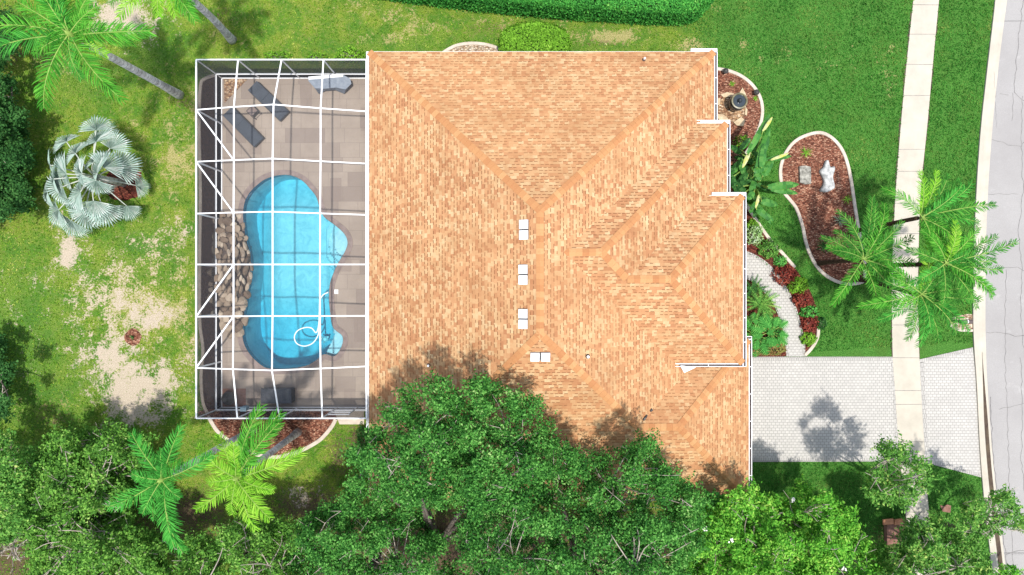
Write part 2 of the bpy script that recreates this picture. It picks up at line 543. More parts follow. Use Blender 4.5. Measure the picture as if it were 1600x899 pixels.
def asphalt_mat():
    t = NT('worn_asphalt')
    p = t.pos()
    c = t.ramp(t.noise(0.35, 4, 0.6, p), [(0.3, (0.275, 0.262, 0.252)), (0.7, (0.33, 0.316, 0.304))])
    c = t.mix(t.mapr(t.noise(22, 5, 0.8, p), 0.38, 0.62, 0.0, 0.5), c, (0.235, 0.222, 0.212))
    c = t.mix(t.mapr(t.noise(0.8, 5, 0.7, p), 0.6, 0.7, 0, 0.35), c, (0.40, 0.385, 0.37))
    t.bump(t.noise(60, 3, 0.6, p), 0.4, 0.01)
    return t.base(c, 0.92, 0.15)
MT['asphalt'] = asphalt_mat()
MT['crack'] = simple('tarry_crack', (0.22, 0.205, 0.195), (0.10, 0.095, 0.095), 4, 0.9, 0.1)

def lawn_mat():
    t = NT('lawn_turf')
    p = t.pos()
    lush, sand, dry, soil = t.attr('lush'), t.attr('sand'), t.attr('dry'), t.attr('soil')
    n_f = t.noise(26, 6, 0.75, p)
    n_m = t.noise(5.0, 6, 0.7, p, 0.4)
    n_l = t.noise(0.8, 4, 0.6, p, 0.3)
    n_x = t.n('TexNoise'); n_x.inputs['Scale'].default_value = 11; n_x.inputs['Detail'].default_value = 5
    t.l(p, n_x.inputs['Vector'])
    g_lush = t.ramp(n_f, [(0.38, (0.015, 0.055, 0.010)), (0.47, (0.045, 0.145, 0.022)), (0.54, (0.075, 0.21, 0.034)), (0.64, (0.17, 0.33, 0.075))])
    g_lush = t.mix(t.mapr(n_l, 0.45, 0.7, 0.0, 0.55), g_lush, (0.065, 0.115, 0.022))
    g_lush = t.mix(t.mapr(n_m, 0.5, 0.75, 0.0, 0.5), g_lush, (0.022, 0.085, 0.014))
    g_yel = t.ramp(n_f, [(0.38, (0.045, 0.085, 0.007)), (0.47, (0.12, 0.19, 0.018)), (0.54, (0.20, 0.265, 0.034)), (0.64, (0.42, 0.41, 0.13))])
    g_yel = t.mix(t.mapr(n_l, 0.42, 0.60, 0.0, 0.85), g_yel, (0.06, 0.165, 0.02))
    g_yel = t.mix(t.mapr(n_m, 0.52, 0.72, 0.0, 0.75), g_yel, (0.30, 0.27, 0.10))
    straw = t.ramp(n_f, [(0.38, (0.17, 0.14, 0.04)), (0.5, (0.36, 0.31, 0.12)), (0.62, (0.54, 0.47, 0.27))])
    sandc = t.ramp(n_f, [(0.36, (0.30, 0.235, 0.165)), (0.5, (0.46, 0.385, 0.29)), (0.64, (0.58, 0.50, 0.40))])
    soilc = t.ramp(n_f, [(0.3, (0.05, 0.035, 0.02)), (0.7, (0.16, 0.11, 0.07))])
    c = t.mix(lush, g_yel, g_lush)
    nn = t.mapr(t.math('ADD', t.math('MULTIPLY', n_m, 0.55), t.math('MULTIPLY', n_x.outputs['Fac'], 0.45)), 0.32, 0.68, 0.1, 0.9)
    def mask(a, soft=0.10):
        x = t.math('SUBTRACT', t.math('ADD', a, nn), 1.0)
        return t.mapr(x, -soft, soft)
    c = t.mix(t.math('MULTIPLY', mask(t.math('SUBTRACT', dry, 0.05), 0.10), 0.85), c, straw)
    c = t.mix(mask(soil, 0.2), c, soilc)
    c = t.mix(mask(sand, 0.12), c, sandc)
    t.bump(t.math('ADD', n_f, t.math('MULTIPLY', n_x.outputs['Fac'], 0.6)), 1.0, 0.06)
    return t.base(c, 0.95, 0.05)
MT['lawn'] = lawn_mat()

def screen_mat(name, alpha, col):
    t = NT(name)
    tr = t.n('BsdfTransparent')
    di = t.n('BsdfDiffuse'); di.inputs[0].default_value = (*col, 1)
    ms = t.n('MixShader'); ms.inputs[0].default_value = alpha
    t.l(tr.outputs[0], ms.inputs[1]); t.l(di.outputs[0], ms.inputs[2]); t.l(ms.outputs[0], t.out.inputs[0])
    t.t.nodes.remove(t.b)
    return t.m
MT['screen_roof'] = screen_mat('insect_screen_roof', 0.13, (0.14, 0.14, 0.15))
MT['screen_wall'] = screen_mat('insect_screen_wall', 0.74, (0.012, 0.0125, 0.015))
MT['screen_kick'] = screen_mat('kick_panel_screen', 0.95, (0.010, 0.010, 0.012))

def water_mat():
    t = NT('pool_water')
    tr = t.n('BsdfTransparent'); tr.inputs[0].default_value = (0.86, 0.97, 1.0, 1)
    gl = t.n('BsdfGlossy'); gl.inputs['Roughness'].default_value = 0.08
    fr = t.n('Fresnel'); fr.inputs['IOR'].default_value = 1.33
    bp = t.n('Bump'); bp.inputs['Strength'].default_value = 0.25; bp.inputs['Distance'].default_value = 0.05
    t.l(t.noise(3.5, 3, 0.5, t.pos(), 0.8), bp.inputs['Height'])
    t.l(bp.outputs[0], gl.inputs['Normal']); t.l(bp.outputs[0], fr.inputs['Normal'])
    ms = t.n('MixShader'); t.l(fr.outputs[0], ms.inputs[0]); t.l(tr.outputs[0], ms.inputs[1]); t.l(gl.outputs[0], ms.inputs[2])
    t.l(ms.outputs[0], t.out.inputs[0])
    va = t.n('VolumeAbsorption'); va.inputs['Color'].default_value = (0.10, 0.84, 0.93, 1); va.inputs['Density'].default_value = 0.6
    t.l(va.outputs[0], t.out.inputs['Volume'])
    t.t.nodes.remove(t.b)
    return t.m
MT['water'] = water_mat()
def plaster_mat():
    t = NT('pale_blue_pool_plaster')
    p = t.pos()
    c = t.ramp(t.noise(2.2, 5, 0.65, p, 1.0), [(0.35, (0.34, 0.53, 0.58)), (0.65, (0.50, 0.67, 0.70))])  # mottling strengthened to paint the faint ripple pattern of the water
    v = t.n('TexVoronoi', feature='DISTANCE_TO_EDGE'); v.inputs['Scale'].default_value = 3.0
    return t.base(c, 0.8, 0.2)
MT['plaster'] = plaster_mat()
MT['tile'] = simple('dark_blue_tile', (0.03, 0.09, 0.16), (0.015, 0.04, 0.09), 9, 0.3, 0.5)

def rock_mat():
    t = NT('waterfall_stone')
    p = t.pos()
    oi = t.n('ObjectInfo').outputs['Random']
    f = t.math('ADD', t.math('MULTIPLY', oi, 0.65), t.math('MULTIPLY', t.noise(4, 5, 0.7, p), 0.35))
    c = t.ramp(f, [(0.1, (0.09, 0.062, 0.045)), (0.4, (0.21, 0.155, 0.11)), (0.65, (0.34, 0.27, 0.20)), (0.9, (0.48, 0.40, 0.31))])
    t.bump(t.noise(12, 5, 0.7, p), 0.6, 0.03)
    return t.base(c, 0.9, 0.15)
MT['rock'] = rock_mat()
MT['rock_dark'] = simple('dark_mortar_rock', (0.11, 0.085, 0.07), (0.045, 0.035, 0.03), 5, 0.95, 0.1, 0.6, 14)

G_OAK = [(0.0, (0.004, 0.022, 0.005)), (0.40, (0.018, 0.072, 0.013)), (0.66, (0.045, 0.140, 0.024)), (0.86, (0.090, 0.215, 0.048)), (1.0, (0.23, 0.34, 0.12))]  # heavy dark end paints the shaded gaps in the crown
MT['oak'] = leaf_mat('oak_leaves', G_OAK, 0.32)
MT['oak_olive'] = leaf_mat('olive_leaves', [(0.0, (0.010, 0.034, 0.007)), (0.35, (0.036, 0.095, 0.016)), (0.65, (0.070, 0.165, 0.024)), (0.85, (0.125, 0.225, 0.045)), (1.0, (0.26, 0.33, 0.11))], 0.32)
MT['lime'] = leaf_mat('lime_leaves', [(0.0, (0.008, 0.045, 0.006)), (0.35, (0.040, 0.145, 0.014)), (0.65, (0.092, 0.235, 0.028)), (0.85, (0.165, 0.31, 0.045)), (1.0, (0.30, 0.40, 0.11))], 0.35)
MT['vivid'] = leaf_mat('vivid_leaves', [(0.0, (0.015, 0.07, 0.012)), (0.5, (0.04, 0.16, 0.03)), (1.0, (0.11, 0.28, 0.06))], 0.35)
MT['mid'] = leaf_mat('mid_green_leaves', [(0.0, (0.010, 0.038, 0.007)), (0.4, (0.040, 0.115, 0.020)), (0.75, (0.095, 0.20, 0.038)), (1.0, (0.27, 0.33, 0.09))], 0.32)
MT['darkleaf'] = leaf_mat('dark_leaves', [(0.0, (0.006, 0.022, 0.006)), (0.5, (0.016, 0.055, 0.013)), (1.0, (0.045, 0.11, 0.028))], 0.25)
MT['hedge'] = leaf_mat('hedge_leaves', [(0.0, (0.01, 0.055, 0.012)), (0.5, (0.028, 0.14, 0.022)), (0.85, (0.06, 0.21, 0.035)), (1.0, (0.16, 0.32, 0.07))], 0.3)
MT['bush'] = leaf_mat('bush_leaves', [(0.0, (0.03, 0.07, 0.008)), (0.5, (0.08, 0.18, 0.015)), (0.85, (0.14, 0.26, 0.03)), (1.0, (0.28, 0.38, 0.08))], 0.35)
MT['redleaf'] = leaf_mat('dark_red_leaves', [(0.0, (0.03, 0.006, 0.006)), (0.5, (0.10, 0.02, 0.015)), (1.0, (0.22, 0.06, 0.035))], 0.25, tcol=(1.1, 0.7, 0.5))
MT['croton'] = leaf_mat('rusty_green_leaves', [(0.0, (0.05, 0.035, 0.012)), (0.4, (0.13, 0.07, 0.03)), (0.7, (0.10, 0.13, 0.03)), (1.0, (0.30, 0.20, 0.10))], 0.25)
MT['pale'] = leaf_mat('variegated_leaves', [(0.0, (0.05, 0.11, 0.03)), (0.5, (0.16, 0.24, 0.09)), (1.0, (0.55, 0.56, 0.36))], 0.3)
MT['grey_leaf'] = leaf_mat('grey_green_leaves', [(0.0, (0.03, 0.045, 0.03)), (1.0, (0.12, 0.15, 0.11))], 0.2)
MT['banana'] = leaf_mat('paddle_leaves', [(0.0, (0.018, 0.09, 0.014)), (0.6, (0.05, 0.19, 0.03)), (1.0, (0.13, 0.30, 0.06))], 0.35, 0.4, 0.5, gain=1.3)
MT['banana_yellow'] = leaf_mat('yellowing_paddle_leaves', [(0.0, (0.35, 0.36, 0.05)), (1.0, (0.60, 0.55, 0.20))], 0.35)
MT['frond_emerald'] = leaf_mat('emerald_leaflets', [(0.0, (0.010, 0.07, 0.010)), (0.5, (0.030, 0.17, 0.022)), (1.0, (0.085, 0.31, 0.05))], 0.25, mixn=0.35, gain=1.6)
MT['frond_lime'] = leaf_mat('lime_leaflets', [(0.0, (0.035, 0.11, 0.008)), (0.5, (0.105, 0.255, 0.016)), (1.0, (0.24, 0.40, 0.05))], 0.25, mixn=0.35, gain=1.75)
MT['frond_mid'] = leaf_mat('bright_leaflets', [(0.0, (0.012, 0.075, 0.008)), (0.5, (0.040, 0.18, 0.016)), (1.0, (0.13, 0.33, 0.045))], 0.25, mixn=0.35, gain=1.6)
MT['frond_deep'] = leaf_mat('deep_green_leaflets', [(0.0, (0.008, 0.05, 0.008)), (0.5, (0.030, 0.135, 0.018)), (1.0, (0.10, 0.26, 0.035))], 0.25, mixn=0.35, gain=1.6)
MT['silver'] = leaf_mat('silver_blue_fans', [(0.0, (0.16, 0.24, 0.20)), (0.5, (0.31, 0.40, 0.345)), (1.0, (0.50, 0.57, 0.49))], 0.15, 0.6, 0.25, tcol=(0.8, 1.0, 0.7), gain=1.2)
MT['silver_rib'] = simple('silver_petiole', (0.50, 0.52, 0.45), (0.38, 0.41, 0.35), 3, 0.6, 0.2)
def palm_trunk_mat():
    t = NT('ringed_grey_palm_trunk')
    p = t.pos()
    s = t.n('SeparateXYZ'); t.l(p, s.inputs[0])
    rz = t.math('FRACT', t.math('MULTIPLY', s.outputs[2], 3.2))
    ring = t.math('LESS_THAN', rz, 0.16)
    c = t.ramp(t.noise(3.5, 5, 0.7, p), [(0.34, (0.30, 0.28, 0.26)), (0.5, (0.54, 0.515, 0.49)), (0.66, (0.74, 0.72, 0.69))])
    c = t.mix(t.math('MULTIPLY', ring, 0.5), c, (0.10, 0.09, 0.085))
    t.bump(t.noise(14, 4, 0.7, p), 0.5, 0.03)
    return t.base(c, 0.95, 0.1)
MT['palm_trunk'] = palm_trunk_mat()

# ================================================================== GROUND
import mathutils
def patch_noise(x, y):
    v = Vector((x * .55 + 7.3, y * .55 - 3.1, 1.7))
    w = Vector((x * 2.1 - 1.3, y * 2.1 + 4.4, 5.2))
    return .55 * mathutils.noise.fractal(v, .9, 2.1, 4) + .60 * mathutils.noise.fractal(w, .8, 2.2, 3)
def build_lawn():
    xs = np.concatenate([[-260, -120, -60, -40], np.arange(-32, 32.01, 0.25), [40, 60, 120, 260]])
    ys = np.concatenate([[-260, -120, -60, -32], np.arange(-21, 21.01, 0.25), [32, 60, 120, 260]])
    nx, ny = len(xs), len(ys)
    X, Y = np.meshgrid(xs, ys)
    px = 800 + X * F / H
    py = 449.5 - Y * F / H
    rng = np.random.RandomState(3)
    def blob(cx, cy, rx, ry, w=1.0):
        d = ((px - cx) / rx) ** 2 + ((py - cy) / ry) ** 2
        return w * np.exp(-d * 0.9)
    sand = np.zeros_like(px)
    for b in [(200, 22, 56, 36, .78), (215, 12, 40, 20, .6), (160, 40, 30, 30, .5), (212, 605, 80, 58, .74), (165, 575, 60, 50, .62), (255, 585, 60, 60, .62), (200, 470, 140, 130, .46), (200, 545, 55, 32, .5), (225, 500, 60, 26, .55), (108, 395, 17, 45, .62),
              (150, 440, 45, 50, .42), (185, 620, 40, 30, .66), (235, 480, 30, 25, .5), (130, 500, 40, 50, .42), (290, 560, 40, 60, .4), (250, 640, 50, 26, .55), (180, 410, 60, 40, .40), (300, 430, 26, 90, .36), (490, 770, 26, 16, .4), (470, 770, 30, 25, .35)]:
        sand = np.maximum(sand, blob(*b))
    dry = np.zeros_like(px)
    for b in [(225, 470, 140, 120, .68), (268, 250, 70, 110, .58), (290, 520, 40, 120, .6), (560, 14, 50, 20, .56), (615, 26, 40, 22, .60), (570, 58, 25, 18, .60), (610, 62, 20, 14, .55), (700, 40, 120, 20, .50), (780, 48, 60, 18, .62),
              (960, 58, 100, 18, .58), (900, 62, 40, 20, .55), (660, 30, 30, 15, .5), (1070, 68, 40, 14, .55), (1160, 70, 12, 10, .55), (1120, 12, 14, 8, .6), (345, 30, 40, 60, .48), (90, 100, 50, 25, .5), (75, 640, 60, 40, .5),
              (300, 160, 40, 40, .45), (540, 700, 30, 40, .45), (1385, 140, 20, 40, .42), (1290, 90, 120, 40, .33), (1345, 33, 14, 12, .5)]:
        dry = np.maximum(dry, blob(*b))
    soil = np.zeros_like(px)
    for b in [(300, 800, 70, 40, .75), (480, 790, 80, 40, .7), (530, 715, 25, 50, .6), (560, 690, 20, 40, .7), (760, 45, 80, 14, .36), (940, 68, 50, 10, .42), (350, 25, 24, 20, .42), (285, 160, 25, 20, .4), (20, 870, 90, 70, .8), (190, 830, 300, 70, .6),
              (800, 860, 420, 90, .9), (1200, 880, 200, 60, .8), (80, 650, 40, 30, .40), (1400, 840, 50, 30, .7), (8, 240, 40, 130, .6), (5, 60, 40, 50, .8)]:
        soil = np.maximum(soil, blob(*b))
    lush = 1 / (1 + np.exp(-(px - 1085) / 20.0))
    lush = np.maximum(lush, blob(30, 560, 75, 130, .75))
    lush = np.maximum(lush, blob(95, 640, 50, 70, .55))
    lush = np.maximum(lush, blob(230, 385, 45, 28, .85))
    lush = np.maximum(lush, blob(240, 90, 60, 40, .55))
    lush = np.maximum(lush, blob(860, 66, 180, 22, .55))
    lush = np.maximum(lush, blob(620, 70, 120, 16, .45))
    lush = np.maximum(lush, blob(130, 120, 60, 40, .5))
    lush = np.clip(lush, 0, 1)
    PN = np.array([patch_noise(x, y) if abs(x) < 33 else 0 for x, y in zip(X.ravel(), Y.ravel())]).reshape(X.shape)
    sand = np.where(sand > .05, sand + .5 * PN, sand)
    dry = np.where(dry > .05, dry + .5 * PN, dry)
    V = np.stack([X.ravel(), Y.ravel(), np.zeros(nx * ny)], 1)
    hole = (P(365, 140).x, P(570, 0).x, P(0, 610).y, P(0, 150).y)
    faces = []
    for j in range(ny - 1):
        for i in range(nx - 1):
            cx, cy = (xs[i] + xs[i + 1]) / 2, (ys[j] + ys[j + 1]) / 2
            if hole[0] < cx < hole[1] and hole[2] < cy < hole[3]: continue
            a = j * nx + i
            faces.append((a, a + 1, a + nx + 1, a + nx))
    me = bpy.data.meshes.new('lawn')
    me.from_pydata(V.tolist(), [], faces)
    for nm, arr in (('sand', sand), ('dry', dry), ('soil', soil), ('lush', lush)):
        at = me.attributes.new(nm, 'FLOAT', 'POINT')
        at.data.foreach_set('value', arr.ravel().astype(np.float32))
    me.materials.append(MT['lawn'])
    o = bpy.data.objects.new('lawn', me)
    COL.objects.link(o)
    return tag(o, kind='structure')
build_lawn()

def structure(mb, name, mats, parent=None, **kw):
    o = mb.build(name, mats, parent, **kw)
    if parent is None: o['kind'] = 'structure'
    return o

# road, kerb, sidewalk
def ext(pts):
    """Extend a top-to-bottom edge well past the frame at both ends."""
    pts = [Vector((x, y, 0)) for x, y in pts]
    a = pts[0] + (pts[0] - pts[1]).normalized() * 900
    b = pts[-1] + (pts[-1] - pts[-2]).normalized() * 900
    return [a] + pts + [b]
kerb_l = ext([(1555, -40), (1553.5, 0), (1542, 100), (1531, 200), (1524, 300), (1520, 400), (1519, 500), (1521, 550), (1524.5, 600), (1529.5, 700), (1536, 780), (1544, 850), (1551, 899), (1558, 940)])
kerb_r = ext([(1580, -40), (1573, 0), (1560, 100), (1550, 200), (1543, 300), (1539.5, 400), (1539, 500), (1540, 550), (1542, 600), (1549, 700), (1557, 780), (1566, 850), (1572, 899), (1580, 940)])
kl = smooth_loop([P(p.x, p.y) for p in kerb_l], 5, False)
kr = smooth_loop([P(p.x, p.y) for p in kerb_r], 5, False)
mb = MB()
n = len(kl)
for i in range(n - 1):
    A, B, C, D = kl[i], kl[i + 1], kr[i + 1], kr[i]
    def lerp(a, b, t, z): return Vector((a.x + (b.x - a.x) * t, a.y + (b.y - a.y) * t, z))
    prof = [(0, 0.0), (0.0, 0.10), (0.30, 0.105), (0.50, 0.05), (0.72, 0.028), (1.0, 0.04), (1.0, 0.0)]
    for (t0, z0), (t1, z1) in zip(prof, prof[1:]):
        mb.face([lerp(A, D, t0, z0), lerp(B, C, t0, z0), lerp(B, C, t1, z1), lerp(A, D, t1, z1)])
kerb_o = structure(mb, 'road_kerb', MT['concrete'])
# dark silt lying in the gutter
mb = MB()
ii = [i for i in range(n) if 545 < PX(kl[i].x, kl[i].y)[1] < 1000]
for i in ii[:-1]:
    w0 = min(1.0, (PX(kl[i].x, kl[i].y)[1] - 560) / 90.0); w1 = min(1.0, (PX(kl[i + 1].x, kl[i + 1].y)[1] - 560) / 90.0)
    w0, w1 = max(w0, 0.02), max(w1, 0.02)
    mb.face([lerp(kl[i], kr[i], 0.68 - 0.17 * w0, 0.058), lerp(kl[i + 1], kr[i + 1], 0.68 - 0.17 * w1, 0.058), lerp(kl[i + 1], kr[i + 1], 0.70 + 0.14 * w1, 0.040), lerp(kl[i], kr[i], 0.70 + 0.14 * w0, 0.040)])
structure(mb, 'gutter_silt', MT['dirt_dark'])
mb = MB()
for i in range(n - 1):
    far = 7.2
    mb.face([(kr[i].x - 0.06, kr[i].y, 0.03), (kr[i + 1].x - 0.06, kr[i + 1].y, 0.03), (kr[i + 1].x + far, kr[i + 1].y, 0.06), (kr[i].x + far, kr[i].y, 0.06)])
road = structure(mb, 'road', MT['asphalt'])
rng = random.Random(5)
def road_z(x, y):
    j = min(range(n), key=lambda k: abs(kr[k].y - y))
    return 0.03 + 0.03 * (x - kr[j].x + 0.06) / 7.26
def crack_path(pts, w, mb):
    path = []
    for a, b in zip(pts, pts[1:]):
        L = math.hypot(b[0] - a[0], b[1] - a[1]); k = max(2, int(L / 7))
        for q in range(k):
            t = q / k
            path.append((a[0] + (b[0] - a[0]) * t + rng.uniform(-1.4, 1.4), a[1] + (b[1] - a[1]) * t + rng.uniform(-1.4, 1.4)))
    path.append(pts[-1])
    path = [P(x, y) for x, y in path]
    for p in path: p.z = road_z(p.x, p.y) + 0.006
    L, Rr = strip_sides(path, w * .55)
    for i in range(len(path) - 1):
        mb.face([L[i], Rr[i], Rr[i + 1], L[i + 1]])
mb = MB()
for pts, w in [([(1598, -5), (1590, 70), (1583, 145), (1594, 155), (1600, 158)], .05), ([(1583, 145), (1580, 190)], .03), ([(1548, 217), (1575, 226), (1594, 228), (1600, 222)], .04), ([(1597, 150), (1595, 225), (1598, 300), (1590, 360), (1596, 420), (1594, 500), (1600, 560)], .04),
               ([(1540, 305), (1560, 303), (1590, 304)], .03), ([(1545, 420), (1590, 419), (1600, 424)], .035), ([(1540, 519), (1568, 520), (1585, 527), (1600, 524)], .045), ([(1571, 420), (1569, 520), (1571, 600), (1575, 700), (1577, 800), (1584, 900)], .035),
               ([(1594, 560), (1597, 640), (1595, 720), (1600, 770)], .04), ([(1560, 640), (1600, 630)], .03), ([(1570, 866), (1600, 860)], .045), ([(1546, 620), (1552, 720), (1562, 800), (1572, 880)], .06), ([(1562, 148), (1575, 149)], .03), ([(1553, 100), (1556, 200)], .02)]:
    crack_path(pts, w, mb)
mb.build('crack', MT['crack'], road)

sw_l = smooth_loop(pxs([(1560, -900), (1500, -600), (1462, -300), (1444, -150), (1433, -60), (1426.7, 0), (1416, 100), (1406.7, 200), (1399, 300), (1394, 400), (1393, 480), (1394.5, 560), (1398, 610), (1404, 700), (1413, 790), (1428, 899), (1440, 980), (1456, 1080), (1490, 1300), (1560, 1800)]), 5, False)
sw_r = smooth_loop(pxs([(1600, -900), (1540, -600), (1502, -300), (1484, -150), (1473, -60), (1466.7, 0), (1457, 100), (1448, 200), (1438, 300), (1434.5, 400), (1434, 480), (1436, 560), (1438.5, 610), (1444, 700), (1450, 790), (1463, 899), (1474, 980), (1490, 1080), (1528, 1300), (1600, 1800)]), 5, False)
mb = MB()
for i in range(len(sw_l) - 1):
    A, B, C, D = sw_l[i], sw_l[i + 1], sw_r[i + 1], sw_r[i]
    z = 0.035
    u = lambda p, zz: (p.x, p.y, zz)
    mb.face([u(A, z), u(B, z), u(C, z), u(D, z)])
    mb.face([u(B, z), u(A, z), u(A, -.02), u(B, -.02)]); mb.face([u(D, z), u(C, z), u(C, -.02), u(D, -.02)])
sidewalk = structure(mb, 'sidewalk', MT['concrete'])
mb = MB()
for y in (8, 54, 101, 150, 234, 268, 318, 365, 412, 454, 484, 508, 559, 610, 632, 690, 745, 800, 850):
    j = min(range(len(sw_l)), key=lambda k: abs(PX(sw_l[k].x, sw_l[k].y)[1] - y))
    a, b = sw_l[j], sw_r[min(range(len(sw_r)), key=lambda k: abs(PX(sw_r[k].x, sw_r[k].y)[1] - y))]
    yy = P(0, y).y
    tl = rng.uniform(-.02, .02)
    mb.face([(a.x, yy - .012, .039), (b.x, yy + tl - .012, .039), (b.x, yy + tl + .012, .039), (a.x, yy + .012, .039)])
mb.build('joint', MT['crack'], sidewalk)
# earth edge beside the walk
for name, side, sg in (('sidewalk_edge_soil', sw_l, -1), ('sidewalk_edge_soil', sw_r, 1)):
    mb = MB()
    for i in range(len(side) - 1):
        w = 0.06 + 0.03 * math.sin(i * 1.7)
        A, B = side[i], side[i + 1]
        if -100 < PX(A.x, A.y)[1] < 556 or 690 < PX(A.x, A.y)[1] < 960:
            mb.face([(A.x, A.y, .006), (B.x, B.y, .006), (B.x + sg * w, B.y, .006), (A.x + sg * w, A.y, .006)])
    structure(mb, name, MT['dirt_dark'])

# driveway and walkway of pale pavers
def flat(poly, z, name, mat, thick=0.05):
    mb = MB(); mb.prism([(p.x, p.y) for p in poly], z - thick, z, bottom=False)
    return structure(mb, name, mat)
def swx(side, y):
    j = min(range(len(side)), key=lambda k: abs(PX(side[k].x, side[k].y)[1] - y))
    return PX(side[j].x, side[j].y)[0]
flat(pxs([(1140, 558), (1394.5, 558), (1396, 590), (1398, 612), (1401, 660), (1405, 721), (1140, 722)]), 0.028, 'driveway', MT['paver'])
flat(pxs([(1436, 562), (1519.5, 543), (1523, 580), (1526.5, 640), (1533, 746), (1445, 722), (1441.5, 660), (1438.5, 610)]), 0.028, 'driveway_apron', MT['paver'])
for pts in ([(1140, 560.5), (1394, 560.5)], [(1140, 718), (1404, 718)], [(1437, 564.5), (1519, 546)], [(1446, 720), (1531, 742.5)], [(1395, 565), (1398, 610), (1402, 717)], [(1440, 566), (1442, 610), (1448, 716)]):
    a, b = pxs(pts[:2])
    mb = MB()
    path = pxs(pts)
    L, Rr = strip_sides(path, 0.20)
    dist = 0
    for i in range(len(path) - 1):
        d = (path[i + 1] - path[i]).length
        k = max(1, int(d / 0.115))
        for q in range(k):
            t0, t1 = (q + .06) / k, (q + .94) / k
            mb.face([L[i].lerp(L[i + 1], t0) + Vector((0, 0, .034)), Rr[i].lerp(Rr[i + 1], t0) + Vector((0, 0, .034)), Rr[i].lerp(Rr[i + 1], t1) + Vector((0, 0, .034)), L[i].lerp(L[i + 1], t1) + Vector((0, 0, .034))])
    structure(mb, 'driveway_border', MT['paver_edge'])
wk_out = [(1140, 388), (1163, 394), (1185, 404), (1205, 420), (1225, 447), (1240, 478), (1248, 505), (1254, 530), (1256, 557)]
wk_in = [(1140, 428), (1163, 433), (1180, 440), (1195, 455), (1208, 470), (1219, 495), (1227, 522), (1231, 557)]
wo = smooth_loop(pxs(wk_out), 6, False); wi = smooth_loop(pxs(wk_in), 6, False)
flat(wo + wi[::-1], 0.026, 'walkway', MT['paver'])
for side, sg in ((wo, 0.1), (wi, -0.1)):
    mb = MB(); L, Rr = strip_sides(side, 0.17)
    for i in range(len(side) - 1):
        k = max(1, int((side[i + 1] - side[i]).length / 0.115))
        for q in range(k):
            t0, t1 = (q + .06) / k, (q + .94) / k
            U = Vector((0, 0, .034))
            mb.face([L[i].lerp(L[i + 1], t0) + U, Rr[i].lerp(Rr[i + 1], t0) + U, Rr[i].lerp(Rr[i + 1], t1) + U, L[i].lerp(L[i + 1], t1) + U])
    structure(mb, 'walkway_border', MT['paver_edge'])

# planting beds: mulch sheets and their kerbs
def bed(poly_px, name, mat, z=0.03, sub=5, closed=True):
    lp = smooth_loop(pxs(poly_px), sub) if sub else pxs(poly_px)
    return flat(lp, z, name, mat)
def edging(px_path, name, w=0.17, h=0.10, sub=5, label=None, closed=False):
    path = smooth_loop(pxs(px_path), sub, closed)
    if closed: path = path + path[:1]
    mb = kerb(path, w, 0.0, h)
    o = mb.build(name, MT['kerb'])
    return tag(o, label, 'kerb edging', 'concrete edgings round the planting beds')

NE = [(1105, 108), (1120, 108), (1140, 111), (1160, 120), (1178, 136), (1189, 156), (1191, 178), (1185, 202), (1174, 226), (1160, 245), (1135, 262), (1105, 262)]
bed(NE, 'mulch_bed', MT['mulch'], sub=5)
edging([(1112, 108), (1122, 108.5), (1140, 112), (1160, 121), (1177, 136), (1188, 156), (1190.5, 178), (1185, 202), (1174, 226), (1163, 241)], 'bed_edging', label='cream concrete edging curving round the fountain bed at the house corner')
ISL = [(1275, 208), (1293, 212), (1309, 226), (1320, 246), (1328, 277), (1334, 317), (1341, 360), (1349, 400), (1350, 432), (1346, 441), (1323, 444), (1300, 437), (1280, 422), (1266, 400), (1258, 377), (1253, 353), (1244, 327), (1234, 313), (1224, 300), (1219, 276), (1221, 254), (1231, 233), (1248, 217)]
bed(ISL, 'mulch_bed', MT['mulch'], sub=4)
edging(ISL, 'bed_edging', closed=True, sub=4, label='cream concrete edging closed round the island bed in the front lawn')
ENT = [(1140, 290), (1166, 320), (1178, 340), (1201, 373), (1222, 396), (1241, 418), (1262, 448), (1275, 480), (1280, 512), (1274, 535), (1258, 556), (1256, 530), (1249, 503), (1241, 477), (1226, 446), (1206, 419), (1186, 403), (1163, 393), (1140, 386)]
bed(ENT, 'mulch_bed', MT['mulch_dark'], sub=3, z=0.022)
edging([(1160, 312), (1178, 340), (1201, 373), (1222, 396), (1241, 418)], 'bed_edging', label='straight cream edging slanting beside the entry bed near the paddle leaved plants')
edging([(1278, 513), (1277, 525), (1272, 537), (1264, 548), (1257, 555)], 'bed_edging', label='short curved edging at the driveway end of the entry bed')
INN = [(1150, 436), (1166, 436), (1180, 443), (1194, 458), (1206, 473), (1217, 497), (1225, 524), (1229, 556), (1150, 556)]
bed(INN, 'mulch_bed', MT['mulch_dark'], sub=3, z=0.022)
TOP = [(685, 92), (697, 80), (715, 71), (738, 67), (762, 70), (782, 77), (790, 92)]
bed(TOP, 'pebble_bed', MT['pebbles'], sub=3)
edging([(685, 90), (697, 80), (715, 71.5), (738, 68.5), (762, 71), (782, 78), (792, 84)], 'bed_edging', label='pale curved edging round the pebble bed behind the house')
LOW = [(322, 640), (328, 657), (341, 674), (365, 692), (400, 709), (430, 714), (465, 706), (498, 689), (517, 669), (526, 650), (526, 636)]
bed(LOW, 'mulch_bed', MT['mulch'], sub=4)
edging([(326, 650), (341, 674), (365, 692), (400, 709), (430, 714), (465, 706), (498, 689), (517, 669), (525, 655)], 'bed_edging', w=0.2, label='pale edging bowed round the red mulch bed below the pool cage')
LEFT = [(352, 119), (333, 119), (320, 124), (313, 136), (311, 200), (313, 300), (312, 400), (312, 500), (317, 545), (314, 590), (318, 630), (330, 650), (350, 650)]
bed(LEFT, 'mulch_bed', MT['cage_ground'], sub=0, z=0.02)
